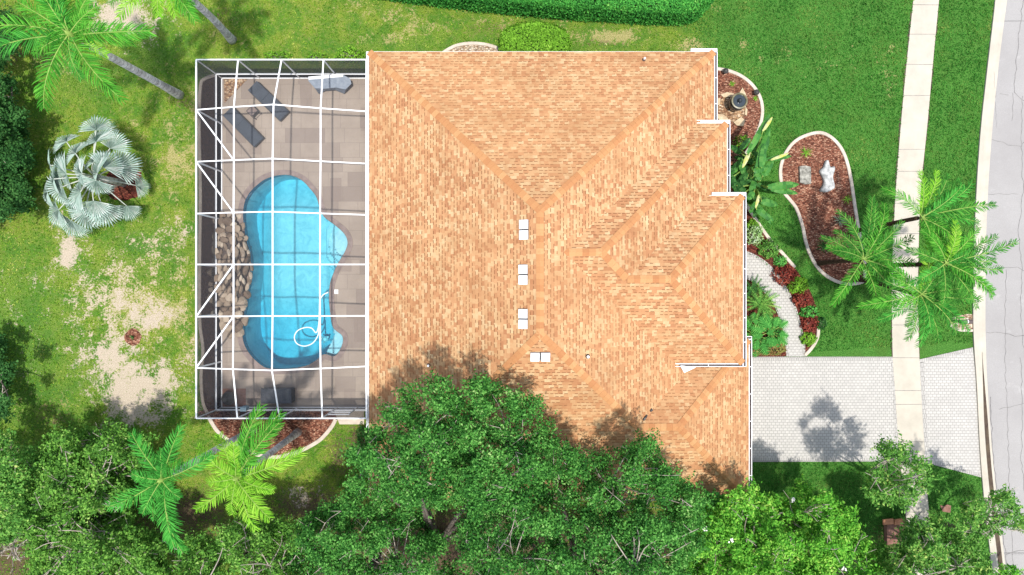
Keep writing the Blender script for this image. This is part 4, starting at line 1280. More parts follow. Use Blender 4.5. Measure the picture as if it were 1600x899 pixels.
def tree(label, poly, base, z_edge, z_top, mat, seed, spacing=0.62, rad=0.54, per=170, L=0.118, Wd=0.062, holes=(), depth_px=70, trunk_r=0.22, name='broadleaf_tree', cat='tree', group=None, twigs=0.4, lo_layer=1.0, jit=.75, bark='bark_grey', flat=.5, extra=None, twig_r=.022, bare=0.0):
    rng = np.random.RandomState(seed); rd = random.Random(seed)
    b = P(*base)
    t = thing(name, label, cat, b, 0, group)
    cs = crown_centres(poly, z_edge, z_top, spacing, rng, depth_px, holes, lo_layer, jit)
    rs = [rad * rng.uniform(.65, 1.3) for _ in cs]
    C, N = clump_leaves(cs, rs, per, rng)
    ok = C[:, 2] > .1
    # keep leaves clear of the roof
    inr = (C[:, 0] > XW - .1) & (C[:, 0] < XG + .2) & (C[:, 1] > YS - .2) & (C[:, 1] < YN)
    rz = np.minimum.reduce([ZE + sE * (XE - C[:, 0]), ZE + sW * (C[:, 0] - XW), ZE + sS * (C[:, 1] - YS)])
    ok &= ~(inr & (C[:, 2] < np.maximum(rz, ZE) + .12))
    C, N = C[ok], N[ok]
    quads_obj('crown', leaf_arrays(C, N, L, Wd, rng, flat), mat, t)
    # trunk, limbs, twigs
    mid = Vector((sum(c.x for c in cs) / len(cs), sum(c.y for c in cs) / len(cs), sum(c.z for c in cs) / len(cs)))
    fork = Vector((b.x + (mid.x - b.x) * .15, b.y + (mid.y - b.y) * .15, max(.5, z_edge * .42)))
    m = MB()
    m.tube(smooth_loop([b - Vector((0, 0, .1)), b.lerp(fork, .5) + Vector((rd.uniform(-.1, .1), rd.uniform(-.1, .1), 0)), fork], 4, False), list(np.linspace(trunk_r * 1.25, trunk_r * .85, 9)), 9)
    m.build('trunk', MT[bark], t, smooth=True)
    m = MB()
    nodes = []
    k = max(4, min(12, len(cs) // 8))
    ends = rd.sample(cs, min(k, len(cs)))
    for e in ends:
        e2 = e - Vector((0, 0, .35))
        mm = fork.lerp(e2, .5) + Vector((rd.uniform(-.4, .4), rd.uniform(-.4, .4), rd.uniform(.0, .5)))
        path = smooth_loop([fork, mm, e2], 5, False)
        r0 = trunk_r * rd.uniform(.38, .55)
        m.tube(path, list(np.linspace(r0, .03, len(path))), 6, 1)
        nodes += path[3:]
    for c in cs:
        if rd.random() > twigs: continue
        nn = min(nodes, key=lambda q: (q - c).length_squared)
        e2 = c + Vector((rd.uniform(-.3, .3), rd.uniform(-.3, .3), rd.uniform(.05, .45)))
        mm = nn.lerp(e2, .55) + Vector((rd.uniform(-.25, .25), rd.uniform(-.25, .25), rd.uniform(-.1, .2)))
        path = smooth_loop([nn, mm, e2], 3, False)
        m.tube(path, list(np.linspace(twig_r * 1.4, twig_r * .5, len(path))), 4)
        for _ in range(2):
            a = path[rd.randint(2, len(path) - 1)]
            m.tube([a, a + Vector((rd.uniform(-.5, .5), rd.uniform(-.5, .5), rd.uniform(.0, .4)))], [twig_r * .8, twig_r * .3], 4)
    m.build('branches', [MT['twig'], MT[bark]], t, smooth=True)
    if extra: extra(t, cs, rng)
    return t

TG = 'broadleaf trees around the house'
tree('dense green oak whose crown lies over the lower left part of the roof', [(545, 690), (575, 672), (600, 655), (640, 618), (680, 603), (700, 612), (722, 628), (740, 618), (752, 592), (775, 585), (805, 597), (828, 625), (852, 655), (846, 690), (862, 730), (850, 770), (800, 790), (752, 800), (700, 770), (660, 790), (600, 780), (560, 770), (536, 730)], (690, 842), 7.2, 9.6, MT['oak'], 11, name='oak_tree', group=TG, trunk_r=.30, holes=[(692, 800, 9, 24), (870, 735, 8, 12)], per=200, jit=.9)
tree('wide oak with grey twigs along the bottom of the house, right of the dark gap', [(852, 700), (882, 682), (905, 722), (925, 740), (942, 700), (965, 715), (985, 705), (1007, 690), (1030, 722), (1055, 740), (1075, 750), (1088, 785), (1080, 810), (1095, 850), (1070, 880), (1055, 940), (850, 945), (760, 940), (735, 880), (712, 840), (716, 800), (760, 780), (850, 765)], (900, 850), 6.6, 8.8, MT['oak'], 12, name='oak_tree', group=TG, trunk_r=.30, holes=[(865, 740, 7, 14), (845, 850, 10, 8), (900, 730, 6, 10), (960, 800, 8, 7), (1000, 870, 9, 7)], per=185, twigs=.75, jit=1.0)
tree('spreading oak at the bottom edge, left of the dark gap in the canopy', [(455, 870), (485, 815), (520, 800), (545, 775), (575, 782), (610, 788), (655, 795), (672, 825), (690, 860), (705, 895), (740, 900), (770, 945), (440, 945)], (590, 872), 5.2, 7.2, MT['oak'], 13, name='oak_tree', group=TG, trunk_r=.25, per=180, twigs=.7, holes=[(520, 850, 14, 14), (620, 850, 14, 20)], jit=1.0)
tree('scrubby olive green tree with bare grey twigs in the bottom left corner', [(60, 745), (75, 700), (115, 672), (150, 680), (195, 672), (225, 690), (232, 720), (215, 760), (190, 790), (215, 830), (250, 850), (260, 890), (250, 940), (40, 945), (55, 880), (40, 820)], (190, 800), 3.0, 4.8, MT['oak_olive'], 14, group=TG, trunk_r=.15, twigs=1.0, per=150, spacing=.42, rad=.5, L=.13, Wd=.075, jit=.9, twig_r=.026, holes=[(200, 745, 18, 26), (110, 800, 16, 14)])
tree('low dark scrub tree at the left edge below the lawn', [(-40, 690), (8, 680), (40, 690), (60, 720), (50, 770), (45, 830), (20, 850), (-40, 860)], (30, 760), 3.0, 4.4, MT['mid'], 15, group=TG, trunk_r=.12, twigs=.6, per=130, spacing=.55, rad=.5, L=.13, Wd=.075)
tree('loose twiggy oak at the bottom edge under the emerald palm', [(262, 850), (300, 842), (330, 845), (365, 825), (400, 815), (430, 828), (455, 820), (470, 850), (470, 945), (240, 945), (250, 890)], (390, 830), 3.8, 5.6, MT['oak_olive'], 16, name='oak_tree', group=TG, trunk_r=.17, twigs=1.0, per=130, spacing=.6, L=.14, holes=[(300, 870, 14, 12)], twig_r=.026)
def blossoms(t, cs, rng):
    m = MB(); rd = random.Random(4)
    top = [c for c in cs if c.z > 3.4]
    for c in rd.sample(top, min(16, len(top))):
        o = Vector((rd.uniform(-.3, .3), rd.uniform(-.2, .4), rd.uniform(.4, .65)))
        for _ in range(7):
            p = c + o + Vector((rd.uniform(-.1, .1), rd.uniform(-.1, .1), rd.uniform(-.05, .08)))
            a = rd.uniform(0, 6.3)
            m.face([p + Vector((math.cos(a + k * 1.57) * .045, math.sin(a + k * 1.57) * .045, .02 * (k % 2))) for k in range(4)])
    m.build('blossom', MT['flower'], t)
tree('bright lime green flowering tree dotted with white blossom at the house corner', [(1078, 815), (1100, 800), (1118, 790), (1150, 772), (1185, 768), (1215, 782), (1248, 765), (1285, 775), (1310, 795), (1330, 812), (1345, 850), (1362, 870), (1382, 905), (1390, 945), (1050, 945), (1070, 890), (1085, 850)], (1180, 815), 4.2, 6.4, MT['lime'], 17, name='flowering_tree', group=TG, trunk_r=.14, twigs=.4, per=150, spacing=.48, rad=.42, L=.15, Wd=.07, extra=blossoms, holes=[(1225, 815, 12, 12), (1335, 880, 16, 16), (1105, 840, 10, 8)])
tree('small vivid green tree with long shoots between the oak and the flowering tree', [(1082, 800), (1092, 782), (1110, 778), (1135, 782), (1140, 800), (1120, 815), (1100, 832), (1085, 825)], (1090, 790), 3.0, 4.2, MT['vivid'], 18, group=TG, trunk_r=.09, twigs=.4, per=150, spacing=.5, rad=.38, L=.18, Wd=.10, lo_layer=.6)
tree('round open crowned tree standing over the sidewalk beside the driveway', [(1358, 750), (1362, 722), (1375, 712), (1376, 693), (1392, 690), (1400, 702), (1420, 696), (1430, 708), (1438, 718), (1442, 738), (1440, 760), (1428, 778), (1408, 788), (1385, 788), (1368, 772)], (1374, 756), 5.2, 6.6, MT['mid'], 19, group=TG, trunk_r=.13, twigs=.9, per=150, spacing=.58, rad=.45, L=.14, depth_px=40, holes=[(1418, 745, 8, 14)])
tree('mixed green and yellowing tree at the bottom edge left of the road', [(1372, 860), (1392, 838), (1420, 822), (1452, 815), (1470, 822), (1500, 826), (1525, 840), (1540, 862), (1546, 900), (1540, 945), (1360, 945), (1366, 890)], (1430, 850), 4.2, 5.8, MT['mid'], 20, group=TG, trunk_r=.14, twigs=.8, per=150, spacing=.52, rad=.47, L=.15, holes=[(1400, 850, 16, 12), (1450, 885, 14, 9), (1432, 812, 10, 8)])
tree('sparse leafy branch crown reaching over the road gutter', [(1492, 808), (1510, 790), (1535, 788), (1545, 770), (1560, 765), (1580, 772), (1590, 790), (1604, 800), (1604, 830), (1590, 834), (1566, 822), (1540, 832), (1515, 832), (1500, 826)], (1474, 818), 4.6, 5.6, MT['mid'], 21, group=TG, trunk_r=.11, twigs=.9, per=130, spacing=.5, rad=.36, L=.14, depth_px=30)
tree('pale flowering shrub tree at the foot of the road kerb in the lower right corner', [(1555, 890), (1575, 884), (1592, 892), (1600, 945), (1550, 945)], (1556, 895), 2.4, 3.2, MT['lime'], 22, group=TG, trunk_r=.06, twigs=.5, per=120, spacing=.5, rad=.36, L=.13, depth_px=25)
tree('dark low tree along the left edge of the lawn beside the silver palm', [(-50, 150), (-10, 120), (12, 128), (30, 165), (38, 200), (46, 240), (40, 270), (48, 300), (30, 318), (6, 330), (-50, 350)], (38, 250), 2.0, 3.2, MT['darkleaf'], 23, group=TG, trunk_r=.11, twigs=.25, per=210, spacing=.55, rad=.48, L=.13, Wd=.08)
tree('very dark shrub tree in the upper left corner under the palm fronds', [(-40, 30), (10, 30), (22, 60), (18, 95), (-5, 110), (-40, 110)], (8, 80), 2.0, 3.0, MT['darkleaf'], 24, group=TG, trunk_r=.09, twigs=.2, per=200, spacing=.55, rad=.45, L=.13, Wd=.08)
tree('dark shrub tree at the left edge level with the sandy patch', [(-40, 530), (2, 520), (12, 560), (8, 590), (16, 620), (4, 645), (-40, 650)], (8, 590), 1.8, 2.6, MT['darkleaf'], 25, group=TG, trunk_r=.08, twigs=.2, per=200, spacing=.55, rad=.42, L=.13, Wd=.08)
# bare branches in the corner
def bare_tree(px, py, h, label, seed):
    rd = random.Random(seed)
    b = P(px, py); t = thing('bare_tree', label, 'tree', b, 0, 'leafless trees in the corner')
    m = MB()
    def grow(p, d, L, r, depth):
        q = p + d * L
        mid = p.lerp(q, .5) + Vector((rd.uniform(-.08, .08), rd.uniform(-.08, .08), 0)) * L
        m.tube([p, mid, q], [r, r * .85, r * .65], 6)
        if depth == 0: return
        for _ in range(rd.choice((2, 3))):
            dd = (d + Vector((rd.uniform(-.9, .9), rd.uniform(-.9, .9), rd.uniform(-.3, .5)))).normalized()
            grow(q if rd.random() < .6 else mid, dd, L * rd.uniform(.6, .8), r * .6, depth - 1)
    grow(b, Vector((-.1, .15, 1)).normalized(), h * .45, .09, 4)
    m.build('trunk', MT['twig'], t, smooth=True)
bare_tree(60, 845, 5.2, 'leafless pale grey tree nearest the bottom left corner', 3)
bare_tree(85, 815, 4.6, 'leafless pale tree above the corner one, among olive scrub', 8)

# ------------------------------------------------------------------ palms
def frond_mesh(name, L, a0, droop, lmax, nl, seed, leafmat, wid=.05, plum=.55):
    rd = random.Random(seed)
    m = MB()
    pts, tan = [], []
    p = Vector((0, 0, 0)); n = 22
    for i in range(n + 1):
        t = i / n
        th = a0 - droop * t ** 1.3
        pts.append(p.copy()); d = Vector((math.cos(th), 0, math.sin(th))); tan.append(d)
        p = p + d * (L / n)
    m.tube(pts, [.024 * (1 - .8 * i / n) + .005 for i in range(n + 1)], 5, 0)
    for sg in (-1, 1):
        for k in range(nl):
            t = .08 + .91 * (k + rd.random() * .6) / nl
            i = min(n - 1, int(t * n)); f = t * n - i
            o = pts[i].lerp(pts[i + 1], f); d = tan[i]
            up = Vector((-d.z, 0, d.x))
            ll = lmax * (0.30 + .70 * math.sin(math.pi * min(1, .12 + t * .80))) * rd.uniform(.8, 1.12)
            fw = .45 + .75 * t
            el = rd.gauss(.0, plum)
            dd = (Vector((0, sg, 0)) * math.cos(el) + up * math.sin(el) + d * fw).normalized()
            w = wid * rd.uniform(.75, 1.2)
            s = dd.cross(up)
            s = s.normalized() if s.length > .05 else d
            q1 = o + dd * ll * .45
            q2 = o + dd * ll * .8 + Vector((0, 0, -.10 * ll))
            q3 = o + dd * ll + Vector((0, 0, -.24 * ll))
            m.face([o - s * w * .3, q1 - s * w * .5, q1 + s * w * .5, o + s * w * .3], 1)
            b = len(m.v)
            m.v.extend([tuple(q2 - s * w * .38), tuple(q2 + s * w * .38), tuple(q3)])
            m.f.append((b - 3, b, b + 1, b - 2)); m.mi.append(1); m.uv.append([(0, 0)] * 4)
            m.f.append((b, b + 2, b + 1)); m.mi.append(1); m.uv.append([(0, 0)] * 3)
    me_o = m.build(name, [MT['rib'], MT[leafmat]], None, world=False)
    me = me_o.data
    bpy.data.objects.remove(me_o)
    return me

def palm(label, base, crown, z, fronds, mats, seed, trunk_r=.16, trunk='palm_trunk', group='feather palms', lmax=.56, nl=58, a0=.45, droop=1.0, shaft=True, wid=.036, bend=.0):
    """fronds: (image angle in degrees, visible reach in photo pixels)."""
    rd = random.Random(seed)
    b = P(*base); c = P(crown[0], crown[1], z)
    t = thing('palm_tree', label, 'palm tree', b, 0, group)
    path = smooth_loop([b, b.lerp(c, .35) + Vector((rd.uniform(-.05, .05), rd.uniform(-.05, .05), bend)), b.lerp(c, .75), c], 6, False)
    n = len(path)
    m = MB()
    m.tube(path, [trunk_r * (1.35 - .35 * min(1, i / 4)) * (1 - .25 * i / n) for i in range(n)], 12)
    m.build('trunk', MT[trunk], t, smooth=True)
    if shaft:
        m = MB(); m.tube([c - Vector((0, 0, .3)), c + Vector((0, 0, .25)), c + Vector((0, 0, .6))], [trunk_r * .85, trunk_r * .8, .04], 8)
        m.build('crownshaft', MT['rib'], t, smooth=True)
    sc = F / (H - z)
    fronds = list(fronds)
    for q in range(int(len(fronds) * .6)):
        f0 = fronds[rd.randrange(len(fronds))]
        fronds.append((f0[0] + rd.uniform(-24, 24), f0[1] * rd.uniform(.6, .95)) + tuple(f0[2:3]))
    cache = {}
    for i, fr in enumerate(fronds):
        ang, reach = fr[0], fr[1]
        mt = fr[2] if len(fr) > 2 else mats[i % len(mats)]
        Lh = reach / sc
        key = (mt, i % 3)
        el = a0 + rd.uniform(-.2, .15) if len(fr) < 4 else fr[3]
        if key not in cache:
            cache[key] = frond_mesh('frond', 3.2, 0.0, droop * (1 + .15 * (i % 3 - 1)), lmax * 3.2 / max(2.0, 3.0), nl, seed * 10 + i, mt, wid)
        # the unit frond is 3.2 m long; bring it to the length this one shows
        horiz = 3.2 * math.cos(el - droop * .42) * .93
        s = Lh / max(1.2, horiz)
        o = bpy.data.objects.new('frond', cache[key])
        COL.objects.link(o)
        o.parent = t
        o.location = (c - b) + Vector((0, 0, .15 + .1 * (i % 3)))
        o.rotation_euler = (rd.uniform(-.35, .35), -el, R(ang + rd.uniform(-3, 3)))
        o.scale = (s, min(1.15, s * .5 + .5) , s)
    return t

palm('tall feather palm at the upper left with a grey trunk leaning across the lawn', (281, 149), (117, 58), 8.95,
     [(-8, 128), (-58, 128), (-108, 120), (190, 130), (168, 130), (145, 110), (60, 75), (98, 80), (40, 60), (-35, 60, 'frond_lime'), (215, 60), (-80, 70), (120, 120), (10, 55)], ['frond_mid', 'frond_mid', 'frond_mid', 'frond_emerald'], 1, .19)
palm('tall palm at the top edge whose crown is mostly out of the picture', (363, 63), (262, -38), 8.2,
     [(-55, 95), (-95, 70), (-25, 75), (-130, 95), (15, 80), (60, 100), (110, 100), (170, 110), (205, 95)], ['frond_mid', 'frond_lime'], 2, .19)
palm('emerald green feather palm left of the lower bed with long spread fronds', (397, 671), (259, 746), 9.1,
     [(118, 82), (69, 80), (212, 100), (-79, 112), (20, 88), (165, 45), (48, 45, 'frond_mid'), (250, 65), (-40, 40), (95, 45)], ['frond_emerald'], 3, .17)
palm('yellow green feather palm leaning out of the lower bed under the cage', (466, 675), (374, 744), 7.75,
     [(60, 124, 'frond_mid'), (16, 108), (-40, 80), (-66, 82), (222, 78), (138, 74), (88, 55), (-15, 60), (190, 45), (112, 70), (-100, 60)], ['frond_lime'], 4, .17)
FG = 'feather palms'
palm('front yard palm leaning over the island bed, leftmost of the four', (1279, 412), (1344, 406), 4.4,
     [(146, 66), (228, 82, 'frond_mid'), (108, 84), (86, 92), (62, 88), (28, 88), (2, 90), (-30, 82), (-50, 85), (-72, 78, 'frond_mid'), (170, 40), (125, 60), (45, 60), (-10, 60), (75, 55)], ['frond_deep', 'frond_mid', 'frond_deep'], 5, .12, 'brown_trunk', lmax=.44, shaft=False)
palm('front yard palm with its crown low over the sidewalk, nearest the driveway', (1341, 436), (1433, 460), 5.4,
     [(-10, 96), (-30, 92), (-48, 80), (-68, 74), (33, 70), (60, 84), (85, 88, 'frond_lime'), (191, 92, 'frond_mid'), (143, 70, 'frond_mid'), (-104, 72), (-86, 80), (10, 80), (165, 60), (215, 70)], ['frond_deep', 'frond_emerald', 'frond_deep'], 6, .12, 'brown_trunk', lmax=.44, shaft=False)
palm('front yard palm reaching highest up the photo between sidewalk and kerb', (1330, 362), (1434, 341), 5.8,
     [(14, 98), (3, 90), (42, 84), (72, 72, 'frond_lime'), (-18, 70), (137, 72, 'frond_mid'), (-52, 72, 'frond_mid'), (28, 96), (55, 80), (95, 68, 'frond_lime'), (-35, 85, 'frond_mid'), (-75, 60, 'frond_mid')], ['frond_deep', 'frond_emerald'], 7, .12, 'brown_trunk', lmax=.44, shaft=False)
palm('front yard palm whose fronds spread over the kerb and the road', (1346, 418), (1470, 412), 6.2,
     [(14, 100), (-10, 96), (-28, 84, 'frond_mid'), (30, 90), (50, 74, 'frond_mid'), (80, 66, 'frond_lime'), (-55, 80), (2, 78), (120, 62, 'frond_mid'), (-90, 60), (160, 60), (210, 60)], ['frond_deep', 'frond_deep', 'frond_emerald'], 8, .12, 'brown_trunk', lmax=.44, shaft=False)

# ------------------------------------------------------------------ silver fan palm
def fan_mesh(seed, r=0.95, nseg=22, arc=165):
    rd = random.Random(seed)
    m = MB()
    for k in range(nseg):
        a = R(-arc / 2 + arc * (k + .5) / nseg); da = R(arc / nseg)
        rr = r * (.72 + .28 * math.cos(a * .8)) * rd.uniform(.93, 1.05)
        def q(rad, an, z): return Vector((rad * math.cos(an), rad * math.sin(an), z - .28 * (rad / r) ** 2 * abs(math.sin(an)) ** 1 - .10 * (rad / r) ** 3))
        zf = .028
        r1 = rr * .30
        o = Vector((0, 0, 0))
        m.face([o, q(r1, a - da / 2, -zf), q(rr * .75, a, zf * .5), q(r1, a, zf)], 0)
        m.face([o, q(r1, a, zf), q(rr * .75, a, zf * .5), q(r1, a + da / 2, -zf)], 0)
        s = da * r1 * .5
        tip = q(rr, a + rd.uniform(-.03, .03), -.07 * rd.random())
        e1, e2 = q(r1, a - da / 2, -zf), q(r1, a + da / 2, -zf)
        f1, f2 = q(rr * .78, a - da * .30, 0), q(rr * .78, a + da * .30, 0)
        m.face([e1, f1, f2, e2], 0)
        m.face([f1, tip, f2], 0)
    o = m.build('fan', [MT['silver']], None, world=False)
    me = o.data; bpy.data.objects.remove(o)
    return me
def fan_palm():
    b, c = P(194, 287), P(150, 277, 2.0)
    t = thing('fan_palm', 'silver blue fan palm on the left lawn with stiff pleated leaves', 'palm tree', b)
    m = MB(); m.tube([b, b.lerp(c, .5) + Vector((0, 0, .1)), c], [.20, .17, .15], 10); m.build('trunk', MT['palm_trunk'], t, smooth=True)
    fans = [fan_mesh(s) for s in (1, 2, 3)]
    rd = random.Random(9)
    spots = [(150, 222, 3.0, 108), (172, 232, 2.9, 60), (118, 240, 3.2, 150), (145, 255, 3.6, 112), (104, 272, 3.1, 172), (184, 262, 2.7, 28), (98, 292, 2.8, 186), (128, 272, 3.8, 160), (126, 300, 3.3, 205),
             (114, 318, 2.6, 228), (146, 314, 3.1, 258), (134, 332, 2.4, 245), (160, 322, 2.5, 285), (198, 322, 1.6, 280), (212, 290, 1.5, 8), (150, 282, 4.0, 235), (162, 262, 3.8, 75), (152, 272, 4.1, 140), (78, 258, 2.8, 168), (92, 328, 2.3, 222), (74, 300, 2.5, 192), (150, 204, 2.8, 105), (104, 222, 2.7, 150), (84, 280, 3.2, 178), (112, 345, 1.9, 240)]
    for i, (x, y, z, a) in enumerate(spots):
        h = P(x, y, z)
        pm = MB(); pm.tube(smooth_loop([c, c.lerp(h, .5) + Vector((0, 0, .18)), h], 3, False), [.045, .042, .038, .034, .03, .026, .022], 6)
        pe = pm.build('petiole', MT['silver_rib'], t, smooth=True)
        f = bpy.data.objects.new('fan', fans[i % 3]); COL.objects.link(f); f.parent = pe
        f.location = h - b
        tilt = rd.uniform(.1, .9)
        f.rotation_euler = (rd.uniform(-.5, .5), tilt, R(a + rd.uniform(-10, 10)))
        s = rd.uniform(1.05, 1.35) if i not in (13, 14) else .85
        f.scale = (s, s, s)
fan_palm()
# red mulch under the fan palm and the little ring further down the lawn
def ring_poly(px, py, rx, ry, n=22, seed=1):
    rd = random.Random(seed)
    return [(px + rx * math.cos(2 * math.pi * k / n) * rd.uniform(.92, 1.08), py + ry * math.sin(2 * math.pi * k / n) * rd.uniform(.92, 1.08)) for k in range(n)]
flat(pxs(ring_poly(193, 286, 31, 29)), 0.02, 'mulch_ring', MT['mulch_dark'])
flat(pxs(ring_poly(208, 527, 13, 13.5, 16, 2)), 0.02, 'mulch_ring', MT['mulch'])

# ------------------------------------------------------------------ shrubs, hedge, small plants
def shrub(name, label, cat, px, py, rx, ry, h, mat, seed, per=330, L=.10, Wd=.06, group=None, flat_=.5):
    rng = np.random.RandomState(seed)
    k = 1 - h * .5 / H
    b = P(px, py, h * .5); b.z = 0
    t = thing(name, label, cat, b, 0, group)
    a, c = rx * H / F * k, ry * H / F * k
    n = int(per * a * c * 4)
    d = rng.normal(0, 1, (n, 3)); d[:, 2] = np.abs(d[:, 2]); d /= np.linalg.norm(d, axis=1)[:, None]
    lump = 1 + .16 * np.sin(d[:, 0] * 7 + seed) * np.sin(d[:, 1] * 6 + seed * 2)
    r = (rng.uniform(.35, 1, n) ** .4) * lump
    C = np.stack([b.x + d[:, 0] * a * r, b.y + d[:, 1] * c * r, .06 + d[:, 2] * h * r], 1)
    quads_obj('foliage', leaf_arrays(C, d * .7 + np.array([0, 0, .5]), L, Wd, rng, flat_), MT[mat], t)
    m = MB()
    for q in range(6):
        an = q * 1.05 + seed
        m.tube([b, b + Vector((math.cos(an) * a * .6, math.sin(an) * c * .6, h * .7))], [.02, .008], 5)
    m.build('stems', MT['twig'], t)
    return t
def hedge(label, poly, h, mat, seed, per=620, name='hedge', L=.115, Wd=.07, rim=.22, zo=0.0):
    """Clipped hedge: poly is its outline in photo pixels at its top."""
    rng = np.random.RandomState(seed)
    w = [P(x, y, zo) for x, y in poly]
    cx, cy = sum(p.x for p in w) / len(w), sum(p.y for p in w) / len(w)
    t = thing(name, label, name, (cx, cy, 0))
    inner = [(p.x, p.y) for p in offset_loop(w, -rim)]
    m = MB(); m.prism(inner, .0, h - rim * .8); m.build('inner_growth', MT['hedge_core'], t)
    pl = [(p.x, p.y) for p in w]
    x0, x1 = min(p[0] for p in pl), max(p[0] for p in pl); y0, y1 = min(p[1] for p in pl), max(p[1] for p in pl)
    n = int((x1 - x0) * (y1 - y0) * per * 1.3)
    X = rng.uniform(x0, x1, n); Y = rng.uniform(y0, y1, n)
    keep = np.array([in_poly(a, b, pl) for a, b in zip(X, Y)])
    X, Y = X[keep], Y[keep]
    bump_ = .10 * np.sin(X * 3.1 + 1) * np.sin(Y * 2.7) + rng.normal(0, .05, len(X))
    Z = h - np.abs(rng.normal(0, .10, len(X))) + bump_
    ed = np.array([edge_dist(a, b, pl) for a, b in zip(X, Y)])
    Z -= .3 * np.clip(1 - ed / .35, 0, 1) ** 2
    C = [np.stack([X, Y, Z], 1)]; N = [np.tile([0, 0, 1.0], (len(X), 1))]
    for i in range(len(pl)):
        a, b = np.array(pl[i]), np.array(pl[(i + 1) % len(pl)])
        Ld = np.linalg.norm(b - a)
        k = int(Ld * h * per * .8)
        if k < 1: continue
        u = rng.uniform(0, 1, k); z = rng.uniform(.05, h - .1, k)
        q = a + (b - a) * u[:, None]
        q += rng.normal(0, .06, (k, 2))
        nn = np.array([(b - a)[1], -(b - a)[0]]) / (Ld + 1e-9)
        mid = (a + b) / 2
        if np.dot(nn, mid - np.array([cx, cy])) < 0: nn = -nn
        q -= nn * .05
        C.append(np.stack([q[:, 0], q[:, 1], z], 1)); N.append(np.tile([nn[0], nn[1], .35], (k, 1)))
    quads_obj('foliage', leaf_arrays(np.concatenate(C), np.concatenate(N), L, Wd, rng, .42), MT[mat], t)
    return t
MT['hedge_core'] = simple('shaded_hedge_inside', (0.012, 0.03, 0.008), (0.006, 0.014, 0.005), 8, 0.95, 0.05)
hedge('long clipped dark green hedge along the top edge behind the house', [(520, -12), (640, 6), (750, 20), (830, 27), (900, 33), (980, 38), (1060, 41), (1080, 38), (1098, 22), (1112, 2), (1116, -30), (1060, -60), (500, -70)], 2.0, 'hedge', 31)
hedge('rounded clipped bush against the back eave of the roof', [(783, 78), (780, 66), (784, 48), (795, 38), (815, 33), (840, 31), (865, 34), (884, 44), (892, 60), (892, 78), (870, 82), (820, 83)], 1.5, 'bush', 32, name='bush', zo=1.5)
shrub('bush', 'bright green bush at the cage corner beside the roof', 'bush', 547, 84, 27, 12, .9, 'bush', 33)
shrub('bush', 'small low bush outside the top wall of the cage, left of its fellow', 'bush', 432, 87, 24, 8, .7, 'bush', 34)
shrub('bush', 'small low bush outside the top wall of the cage, between two others', 'bush', 495, 88, 18, 7, .6, 'bush', 35)
shrub('bush', 'dark weedy bush in the bed by the lower cage corner post', 'bush', 569, 684, 14, 22, .8, 'darkleaf', 36)
EG = 'shrubs in the entry bed'
for i, (x, y, rx, ry, h, mat, lab) in enumerate([
    (1179, 366, 15, 17, .8, 'pale', 'pale variegated shrub by the front roof gutter'), (1203, 388, 18, 16, .7, 'mid', 'leafy green shrub beside the straight edging'),
    (1220, 408, 10, 10, .5, 'vivid', 'small vivid green shrub at the lower end of the straight edging'), (1227, 430, 20, 17, .7, 'redleaf', 'largest dark red shrub where the walkway bends'),
    (1248, 446, 17, 14, .6, 'bush', 'lime green shrub between two dark red ones, nearest the island bed'), (1253, 468, 16, 13, .6, 'redleaf', 'dark red shrub below the lime green one'),
    (1265, 487, 14, 11, .55, 'vivid', 'green shrub between the two lower red shrubs'), (1265, 506, 15, 13, .6, 'redleaf', 'dark red shrub nearest the driveway'), (1284, 505, 9, 10, .4, 'darkleaf', 'small dark shrub leaning out over the lawn'),
    (1264, 530, 13, 11, .5, 'bush', 'bright green shrub in the tip of the entry bed'), (1210, 544, 20, 13, .6, 'croton', 'rusty leaved shrub at the walkway and driveway corner'), (1176, 352, 10, 10, .5, 'bush', 'yellow green shrub tucked behind the pale variegated one'), (1178, 548, 12, 8, .4, 'croton', 'low rusty shrub by the garage corner')]):
    shrub('shrub', lab, 'shrub', x, y, rx, ry, h, mat, 40 + i, per=420, L=.15 if mat in ('vivid', 'bush', 'mid', 'pale') else .12, Wd=.06, group=EG)

def strap_plant(name, label, cat, px, py, reach, n, mat, seed, h=.5, w=.05, group=None, droop=.6, pin=None, z0=0.0):
    rd = random.Random(seed)
    b = P(px, py)
    t = thing(name, label, cat, b, 0, group)
    m = MB()
    for k in range(n):
        a = k * 2.39996 + rd.uniform(-.2, .2)
        Lr = reach * H / F * rd.uniform(.7, 1.1)
        el = rd.uniform(.25, 1.1)
        pts = []
        for i in range(6):
            s = i / 5
            r = Lr * s * math.cos(el * (1 - .6 * s)) 
            z = z0 + .03 + h * math.sin(el) * (s * 1.6 - droop * 1.4 * s * s)
            pts.append(b + Vector((math.cos(a) * r, math.sin(a) * r, max(.02, z))))
        sd = Vector((-math.sin(a), math.cos(a), 0))
        ww = [w * .5, w * .9, w, w * .85, w * .5, .004]
        bb = len(m.v)
        for p, q in zip(pts, ww):
            m.v.append(tuple(p - sd * q / 2)); m.v.append(tuple(p + sd * q / 2))
        for i in range(5):
            m.f.append((bb + 2 * i, bb + 2 * i + 1, bb + 2 * i + 3, bb + 2 * i + 2)); m.mi.append(0); m.uv.append([(0, 0)] * 4)
        if pin:
            for i in range(1, 5):
                for sg in (-1, 1):
                    for q in range(4):
                        o = pts[i].lerp(pts[i + 1] if i < 5 else pts[i], q / 4)
                        dv = (sd * sg + (pts[i] - b).normalized() * .5).normalized()
                        e = o + dv * pin * (1 - .12 * i)
                        f = dv.cross(Vector((0, 0, 1))) * .018
                        m.face([o - f, e, o + f])
    m.build('leaves', MT[mat], t)
    if z0:
        m = MB(); m.tube([b, b + Vector((0, 0, z0))], [.12, .10], 8); m.build('stem', MT['brown_trunk'], t)
    return t
SP = 'small spiky plants in the mulch beds'
